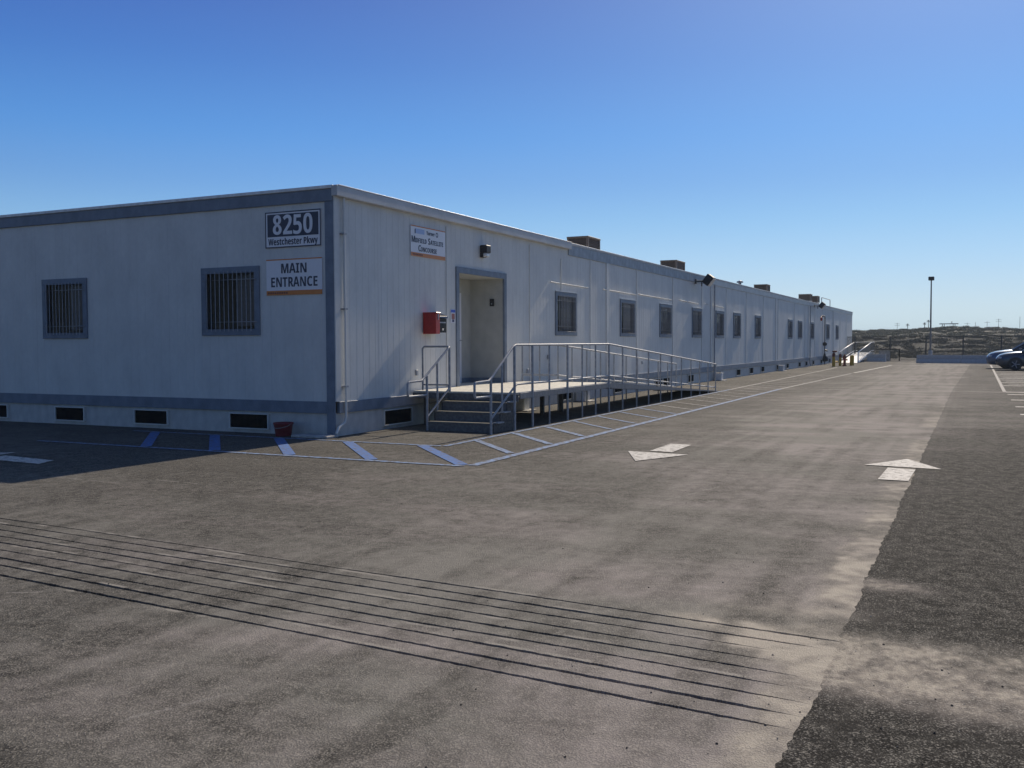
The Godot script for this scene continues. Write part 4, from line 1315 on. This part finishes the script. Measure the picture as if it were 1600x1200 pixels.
# ------------------------------------------------------------------ cars
func make_car(label: String, at: Vector3, paint: Color, big: float) -> void:
	var c := thing("parked_car", label, "car", at, "cars parked beyond the lane")
	var body := StandardMaterial3D.new()
	body.albedo_color = paint
	body.metallic = 0.35
	body.roughness = 0.28
	body.clearcoat_enabled = true
	body.clearcoat = 1.0
	body.clearcoat_roughness = 0.05
	body.cull_mode = BaseMaterial3D.CULL_DISABLED
	# stations along the car from the nose (local +x runs to the tail): x, sill, shoulder, half width
	var S := [[0.0, 0.42, 0.66, 0.55], [0.05, 0.30, 0.76, 0.72], [0.18, 0.24, 0.86, 0.84], [0.45, 0.22, 0.95, 0.89], [0.9, 0.22, 1.02, 0.91], [1.35, 0.22, 1.06, 0.915], [2.0, 0.22, 1.04, 0.915], [3.0, 0.22, 1.06, 0.915], [3.8, 0.24, 1.08, 0.90], [4.3, 0.30, 1.08, 0.85], [4.5, 0.36, 1.02, 0.78], [4.56, 0.45, 0.90, 0.6]]
	var st := begin()
	var rings := []
	for s in S:
		var ring := []
		var w: float = s[3] * big
		var y0: float = s[1] * big
		var y1: float = s[2] * big
		for p in [[0.0, 0.0], [0.86, 0.0], [0.97, 0.10], [1.0, 0.38], [0.985, 0.62], [0.95, 0.82], [0.86, 0.94], [0.6, 1.0], [0.0, 1.03]]:
			ring.append(Vector3(s[0] * big, lerpf(y0, y1, p[1]), w * p[0]))
		for k in range(7, 0, -1):
			var v: Vector3 = ring[k]
			ring.append(Vector3(v.x, v.y, -v.z))
		rings.append(ring)
	st.set_smooth_group(0)
	for i in rings.size() - 1:
		for k in rings[0].size():
			var k2: int = (k + 1) % rings[0].size()
			quad(st, rings[i][k], rings[i][k2], rings[i + 1][k2], rings[i + 1][k])
	for l in [0, rings.size() - 1]:
		for k in range(1, rings[0].size() - 1):
			for p in [rings[l][0], rings[l][k], rings[l][k + 1]]:
				st.add_vertex(p)
	part("body", done(st), body, c)
	# greenhouse
	var P := [[1.25, 1.03], [2.05, 1.56], [2.7, 1.64], [3.5, 1.60], [4.1, 1.46], [4.42, 1.05]]
	st = begin()
	var top := []
	for p in P:
		var t: float = (p[1] - 1.03) / 0.6
		var w: float = lerpf(0.84, 0.62, clampf(t, 0, 1)) * big
		top.append([Vector3(p[0] * big, p[1] * big, w), Vector3(p[0] * big, p[1] * big, -w), Vector3(p[0] * big, 0.98 * big, 0.86 * big), Vector3(p[0] * big, 0.98 * big, -0.86 * big)])
	for i in top.size() - 1:
		quad(st, top[i][0], top[i + 1][0], top[i + 1][2], top[i][2])
		quad(st, top[i][1], top[i + 1][1], top[i + 1][3], top[i][3])
	quad(st, top[0][0], top[0][1], top[1][1], top[1][0])
	quad(st, top[4][0], top[4][1], top[5][1], top[5][0])
	var gl := mat(lin(0.02, 0.025, 0.03), 0.05)
	gl.metallic_specular = 0.8
	part("glass", done(st), gl, c)
	st = begin()
	for i in [1, 2, 3]:
		var u := Vector3(0, 0.012, 0)
		quad(st, top[i][0] + u, top[i + 1][0] + u, top[i + 1][1] + u, top[i][1] + u)
	part("roof_panel", done(st), body, c)
	for sz in [-1.0, 1.0]:
		for q in [[0, 1, 0.03], [4, 5, 0.03]]:
			var a: Vector3 = top[q[0]][0] * Vector3(1, 1, sz)
			var b: Vector3 = top[q[1]][0] * Vector3(1, 1, sz)
			part("pillar", tube_mesh([a, b], 0.035 * big, 6), body, c)
		part("pillar", tube_mesh([Vector3(2.75 * big, 1.0 * big, sz * 0.87 * big), Vector3(2.75 * big, 1.62 * big, sz * 0.64 * big)], 0.03 * big, 6), M.black, c)
		part("mirror", box_mesh(Vector3(1.55 * big, 1.02 * big, sz * 1.0 * big - 0.09), Vector3(1.68 * big, 1.16 * big, sz * 1.0 * big + 0.09), 0.03), body, c)
		var hl := begin()
		obx(hl, Vector3(0.20 * big, 0.70 * big, sz * 0.70 * big), Vector3(0.22, 0.13, 0.30), Basis(Vector3.UP, sz * 0.5), 0.03)
		var hm := mat(lin(0.55, 0.57, 0.6), 0.1)
		part("headlight", done(hl), hm, c)
		for wx in [0.95, 3.65]:
			var wheel := Node3D.new()
			wheel.name = "wheel"
			c.add_child(wheel, true)
			wheel.position = Vector3(wx * big, 0.345 * big, sz * 0.83 * big)
			var ty := part("tyre", lathe_mesh([Vector2(0.22, -0.11), Vector2(0.32, -0.115), Vector2(0.345, -0.08), Vector2(0.345, 0.08), Vector2(0.32, 0.115), Vector2(0.22, 0.11)], 28), M.black, wheel)
			ty.rotation.x = PI / 2
			ty.scale = Vector3.ONE * big
			var rim := begin()
			for k in 5:
				var a := TAU * k / 5.0
				obx(rim, Vector3(cos(a) * 0.11, sin(a) * 0.11, sz * 0.085), Vector3(0.22, 0.05, 0.025), Basis(Vector3.BACK, a), 0.005)
			part("rim", done(rim), M.galv, wheel)
			part("hub", tube_mesh([Vector3(0, 0, -sz * 0.09), Vector3(0, 0, sz * 0.07)], 0.215, 20), M.ac_dark, wheel)
			st = begin()
			# wheel arch lining a little proud of the body side
			for k in 14:
				var a := PI * k / 14.0
				var b := PI * (k + 1) / 14.0
				var z: float = sz * 0.922 * big
				var o := Vector3(wx * big, 0.345 * big, 0)
				quad(st, o + Vector3(cos(a) * 0.40, sin(a) * 0.40, z), o + Vector3(cos(b) * 0.40, sin(b) * 0.40, z), o + Vector3(cos(b) * 0.30, sin(b) * 0.30, z), o + Vector3(cos(a) * 0.30, sin(a) * 0.30, z))
			part("wheel_arch", done(st), M.black, c)
	part("grille", box_mesh(Vector3(-0.012, 0.48 * big, -0.42 * big), Vector3(0.05, 0.64 * big, 0.42 * big), 0.01), M.black, c)
	part("bumper_intake", box_mesh(Vector3(0.03, 0.30 * big, -0.6 * big), Vector3(0.10, 0.40 * big, 0.6 * big), 0.01), M.black, c)
	part("number_plate", box_mesh(Vector3(-0.02, 0.43 * big, -0.16), Vector3(-0.013, 0.475 * big, 0.16)), M.sign_white, c)

func cars() -> void:
	make_car("dark grey car parked nearer along the stalls, hiding part of another car", Vector3(11.05, 0.006, -47.0), lin(0.05, 0.065, 0.09), 1.0)
	make_car("blue grey car parked behind the dark grey car by the barrier", Vector3(10.62, 0.006, -50.6), lin(0.10, 0.14, 0.21), 1.06)

# ------------------------------------------------------------------ backdrop
func hill_h(x: float, z: float, n: FastNoiseLite, n2: FastNoiseLite) -> float:
	var t: float = smoothstep(-95.0, -215.0, z)
	var ridge: float = 3.95 + 0.5 * exp(-pow((x - 1.0) / 9.0, 2.0)) + 0.9 * n.get_noise_1d(x * 1.0) + clampf((x - 12.0) * 0.05, 0.0, 3.0)
	return -0.05 + t * ridge + n2.get_noise_2d(x, z) * 0.7 * smoothstep(-90.0, -130.0, z) - clampf((-215.0 - z) * 0.004, 0.0, 3.0)

func backdrop() -> void:
	var n := noise(501, 0.03, 3)
	var n2 := noise(503, 0.09, 4)
	# field and scrubby hill
	var st := begin()
	st.set_smooth_group(0)
	var xs := []
	for i in 101:
		xs.append(lerpf(-150.0, 150.0, i / 100.0))
	var zs := []
	for j in 61:
		zs.append(lerpf(-84.0, -320.0, pow(j / 60.0, 1.2)))
	for j in zs.size() - 1:
		for i in xs.size() - 1:
			var p := []
			for q in [[0, 0], [1, 0], [1, 1], [0, 1]]:
				var x: float = xs[i + q[0]]
				var z: float = zs[j + q[1]]
				p.append(Vector3(x, hill_h(x, z, n, n2), z))
			quad(st, p[3], p[2], p[1], p[0])
	var img := Image.create(512, 512, false, Image.FORMAT_RGB8)
	var a := noise(511, 0.015, 5).get_seamless_image(512, 512).get_data()
	var b := noise(517, 0.09, 3).get_seamless_image(512, 512).get_data()
	for y in 512:
		for x in 512:
			var t: float = a[y * 512 + x] / 255.0
			var u: float = b[y * 512 + x] / 255.0
			var c := Vector3(0.076, 0.078, 0.058).lerp(Vector3(0.108, 0.104, 0.082), smoothstep(0.35, 0.65, t * 0.6 + u * 0.4))
			c = c.lerp(Vector3(0.34, 0.31, 0.27), smoothstep(0.72, 0.78, t))
			img.set_pixel(x, y, Color(c.x, c.y, c.z).linear_to_srgb())
	var hm := mat(Color.WHITE, 0.95)
	hm.albedo_texture = tex(img)
	hm.uv1_triplanar = true
	hm.uv1_world_triplanar = true
	hm.uv1_scale = Vector3(0.03, 0.03, 0.03)
	setting("hill", done(st), hm, "low scrub covered hill beyond the fence")
	var field := begin()
	quad(field, Vector3(-900, -0.30, -2500), Vector3(900, -0.30, -2500), Vector3(900, -0.30, -84.0), Vector3(-900, -0.30, -84.0))
	setting("terrain", done(field), hm, "open ground far beyond the hill")
	# scrub: clumps of many small leaf faces
	var clump := begin()
	var cr := RandomNumberGenerator.new()
	cr.seed = 99
	for k in 130:
		var d := Vector3(cr.randfn(), absf(cr.randfn()) * 0.8, cr.randfn()).normalized() * pow(cr.randf(), 0.4)
		d.y *= 0.75
		var s := cr.randf_range(0.07, 0.15)
		var u := Vector3(cr.randfn(), cr.randfn(), cr.randfn()).normalized()
		var v := u.cross(Vector3(cr.randfn(), cr.randfn(), cr.randfn())).normalized()
		quad(clump, d - u * s, d - v * s * 0.6, d + u * s, d + v * s * 0.6)
	var mm := MultiMesh.new()
	mm.transform_format = MultiMesh.TRANSFORM_3D
	mm.use_colors = true
	mm.mesh = done(clump)
	var list := []
	var dens := noise(521, 0.04, 3)
	for k in 14000:
		var z := -90.0 - 150.0 * pow(cr.randf(), 0.8)
		var x := cr.randf_range(-40.0, 60.0)
		if dens.get_noise_2d(x, z) < -0.3:
			continue
		var s := cr.randf_range(0.28, 0.62)
		list.append([Vector3(x, hill_h(x, z, n, n2) - 0.05, z), s, cr.randf() * TAU, cr.randf()])
	mm.instance_count = list.size()
	for k in list.size():
		var q: Array = list[k]
		mm.set_instance_transform(k, Transform3D(Basis(Vector3.UP, q[2]).scaled(Vector3(q[1] * 1.3, q[1], q[1] * 1.3)), q[0]))
		var c := Vector3(0.11, 0.115, 0.082).lerp(Vector3(0.165, 0.155, 0.12), q[3])
		mm.set_instance_color(k, Color(c.x, c.y, c.z))
	var sm := mat(Color.WHITE, 0.9)
	sm.vertex_color_use_as_albedo = true
	sm.backlight_enabled = true
	sm.backlight = lin(0.16, 0.155, 0.11)
	var sc := MultiMeshInstance3D.new()
	sc.name = "scrub"
	sc.multimesh = mm
	sc.material_override = sm
	sc.set_meta("kind", "stuff")
	tag(sc, "grey green scrub covering the hill beyond the fence", "scrub")
	add_child(sc)
	# barrier in two lengths
	for w in [[Vector2(6.0, -66.3), Vector2(18.5, -62.0), "long low pale concrete barrier behind the parked cars"], [Vector2(1.98, -70.6), Vector2(3.45, -70.4), "short pale concrete barrier beside the far white ramp"]]:
		var d: Vector2 = (w[1] - w[0])
		var o := thing("concrete_barrier", w[2], "barrier", Vector3(w[0].x, 0, w[0].y), "concrete barriers across the end of the lane")
		o.rotation.y = -d.angle()
		var count := int(maxf(1.0, roundf(d.length() / 3.1)))
		var ln := d.length() / count
		for k in count:
			st = begin()
			var prof := [Vector2(-0.20, 0.0), Vector2(-0.18, 0.12), Vector2(-0.10, 0.30), Vector2(-0.08, 0.62), Vector2(0.08, 0.62), Vector2(0.10, 0.30), Vector2(0.18, 0.12), Vector2(0.20, 0.0)]
			for i in prof.size():
				var p: Vector2 = prof[i]
				var q: Vector2 = prof[(i + 1) % prof.size()]
				quad(st, Vector3(k * ln, p.y, p.x), Vector3((k + 1) * ln - 0.02, p.y, p.x), Vector3((k + 1) * ln - 0.02, q.y, q.x), Vector3(k * ln, q.y, q.x))
			for e in [k * ln, (k + 1) * ln - 0.02]:
				for i in range(1, prof.size() - 1):
					for p in [prof[0], prof[i], prof[i + 1]]:
						st.add_vertex(Vector3(e, p.y, p.x))
			part("barrier_block", done(st), M.barrier, o)
	# chain link fence
	var fn := thing("chain_link_fence", "tall dark chain link fence in front of the scrub hill", "fence", Vector3(0, 0, -74.0))
	var fence_mat := mat(lin(0.05, 0.05, 0.05), 0.6)
	var x0 := -7.8
	for k in 17:
		part("post", tube_mesh([Vector3(x0 + k * 2.82, 0, 0), Vector3(x0 + k * 2.82, 2.1, 0)], 0.055, 8), fence_mat, fn)
	part("top_rail", tube_mesh([Vector3(x0, 2.07, 0), Vector3(x0 + 16 * 2.82, 2.07, 0)], 0.022, 6), fence_mat, fn)
	st = begin()
	var x := x0
	while x < x0 + 16 * 2.82:
		for s in [-1.0, 1.0]:
			var p := Vector3(x, 0.03, 0.012 * s)
			var q := Vector3(x + s * 2.02, 2.05, 0.012 * s)
			var e := Vector3(0.010, 0, 0)
			if q.x > x0 and q.x < x0 + 16 * 2.82:
				quad(st, p - e, p + e, q + e, q - e)
		x += 0.075
	var fab := part("fabric", done(st), fence_mat, fn)
	fab.set_meta("kind", "stuff")
	# lot light
	var lp := thing("lot_light", "tall single light pole behind the concrete barrier", "light pole", Vector3(6.75, 0, -71.0))
	part("base", lathe_mesh([Vector2(0.17, 0), Vector2(0.17, 0.9), Vector2(0.0, 0.92)], 16), M.concrete, lp)
	part("shaft", tube_mesh([Vector3(0, 0.9, 0), Vector3(0, 6.72, 0)], 0.075, 10, 0.05), M.pole, lp)
	part("head", box_mesh(Vector3(-0.22, 6.56, -0.20), Vector3(0.22, 6.86, 0.20), 0.03), M.black, lp)
	# cabinet under a small flat roof by the gap
	var cb := thing("utility_cabinet", "pale cabinet under a dark flat cover by the gap in the barrier", "cabinet", Vector3(3.2, 0, -73.0))
	part("body", box_mesh(Vector3(-0.48, 0.0, -0.3), Vector3(0.35, 0.98, 0.3), 0.02), M.concrete, cb)
	part("cover", box_mesh(Vector3(-0.55, 0.99, -0.5), Vector3(1.2, 1.06, 0.5), 0.01), M.ac_dark, cb)
	part("leg", box_mesh(Vector3(1.06, 0.0, -0.05), Vector3(1.14, 0.98, 0.05)), M.ac_dark, cb)
	# things along the skyline
	for s in [[-10.5, 7.3, 2, "far two armed utility pole on the ridge beyond the white ramp"], [8.1, 7.1, 1, "far one armed utility pole on the ridge beside the gantry"], [10.2, 7.2, 0, "thin bare pole on the ridge between two one armed poles"], [13.2, 7.4, 1, "far one armed utility pole on the ridge beside the tall two armed one"], [16.1, 8.1, 2, "tall two armed utility pole on the ridge before the parked cars"], [21.4, 8.6, 0, "thin bare pole, one of a close pair on the ridge above the parked cars"], [22.6, 8.5, 0, "thin bare pole, one of a close pair on the ridge above the parked cars"]]:
		var z := -290.0
		var g := hill_h(s[0], z, n, n2)
		var up := thing("utility_pole", s[3], "utility pole", Vector3(s[0], g, z), "utility poles on the ridge")
		part("shaft", tube_mesh([Vector3(0, -0.5, 0), Vector3(0, s[1] - g, 0)], 0.055, 6), M.pole, up)
		for k in s[2]:
			part("crossarm", box_mesh(Vector3(-0.75, s[1] - g - 0.35 - k * 0.5, -0.04), Vector3(0.75, s[1] - g - 0.29 - k * 0.5, 0.04)), M.pole, up)
	for s in [[-7.7, 6.9, "squat palm standing alone on the ridge"], [-3.1, 7.2, "smaller palm beside a taller palm on the ridge"], [-2.1, 7.9, "taller palm beside the light pole on the ridge"]]:
		var z := -290.0
		var g := hill_h(s[0], z, n, n2)
		var pt := thing("palm_tree", s[2], "palm", Vector3(s[0], g, z), "palms on the ridge")
		var h: float = s[1] - g
		part("trunk", tube_mesh([Vector3(0, -0.5, 0), Vector3(0.05, h * 0.5, 0), Vector3(0, h - 0.3, 0)], 0.12, 6, 0.09), M.under, pt)
		st = begin()
		for k in 26:
			var az := TAU * k / 26.0 * 3.3
			var el := lerpf(-0.7, 1.3, k / 25.0)
			var d := Vector3(cos(az) * cos(el), sin(el), sin(az) * cos(el))
			var sd := d.cross(Vector3.UP).normalized() * 0.07
			var o := Vector3(0, h - 0.3, 0)
			quad(st, o - sd * 0.3, o + d * 0.35 - sd, o + d * 0.62 - Vector3(0, 0.12, 0), o + d * 0.35 + sd)
		part("crown", done(st), mat(lin(0.045, 0.055, 0.03), 0.9), pt)
	var z := -285.0
	var g := hill_h(3.4, z, n, n2)
	var gy := thing("gantry", "long thin gantry structure on legs far off on the ridge", "gantry", Vector3(3.4, 0, z))
	part("deck", box_mesh(Vector3(-2.4, 6.6, -0.6), Vector3(2.5, 6.85, 0.6)), M.concrete, gy)
	for s in [-1.7, -1.2, 1.2, 1.7]:
		part("leg", tube_mesh([Vector3(s, g - 0.5, 0), Vector3(s * 0.95, 6.6, 0)], 0.10, 6), M.pole, gy)
	part("mast", tube_mesh([Vector3(0.8, 6.85, 0), Vector3(0.8, 7.4, 0)], 0.12, 6), M.pole, gy)
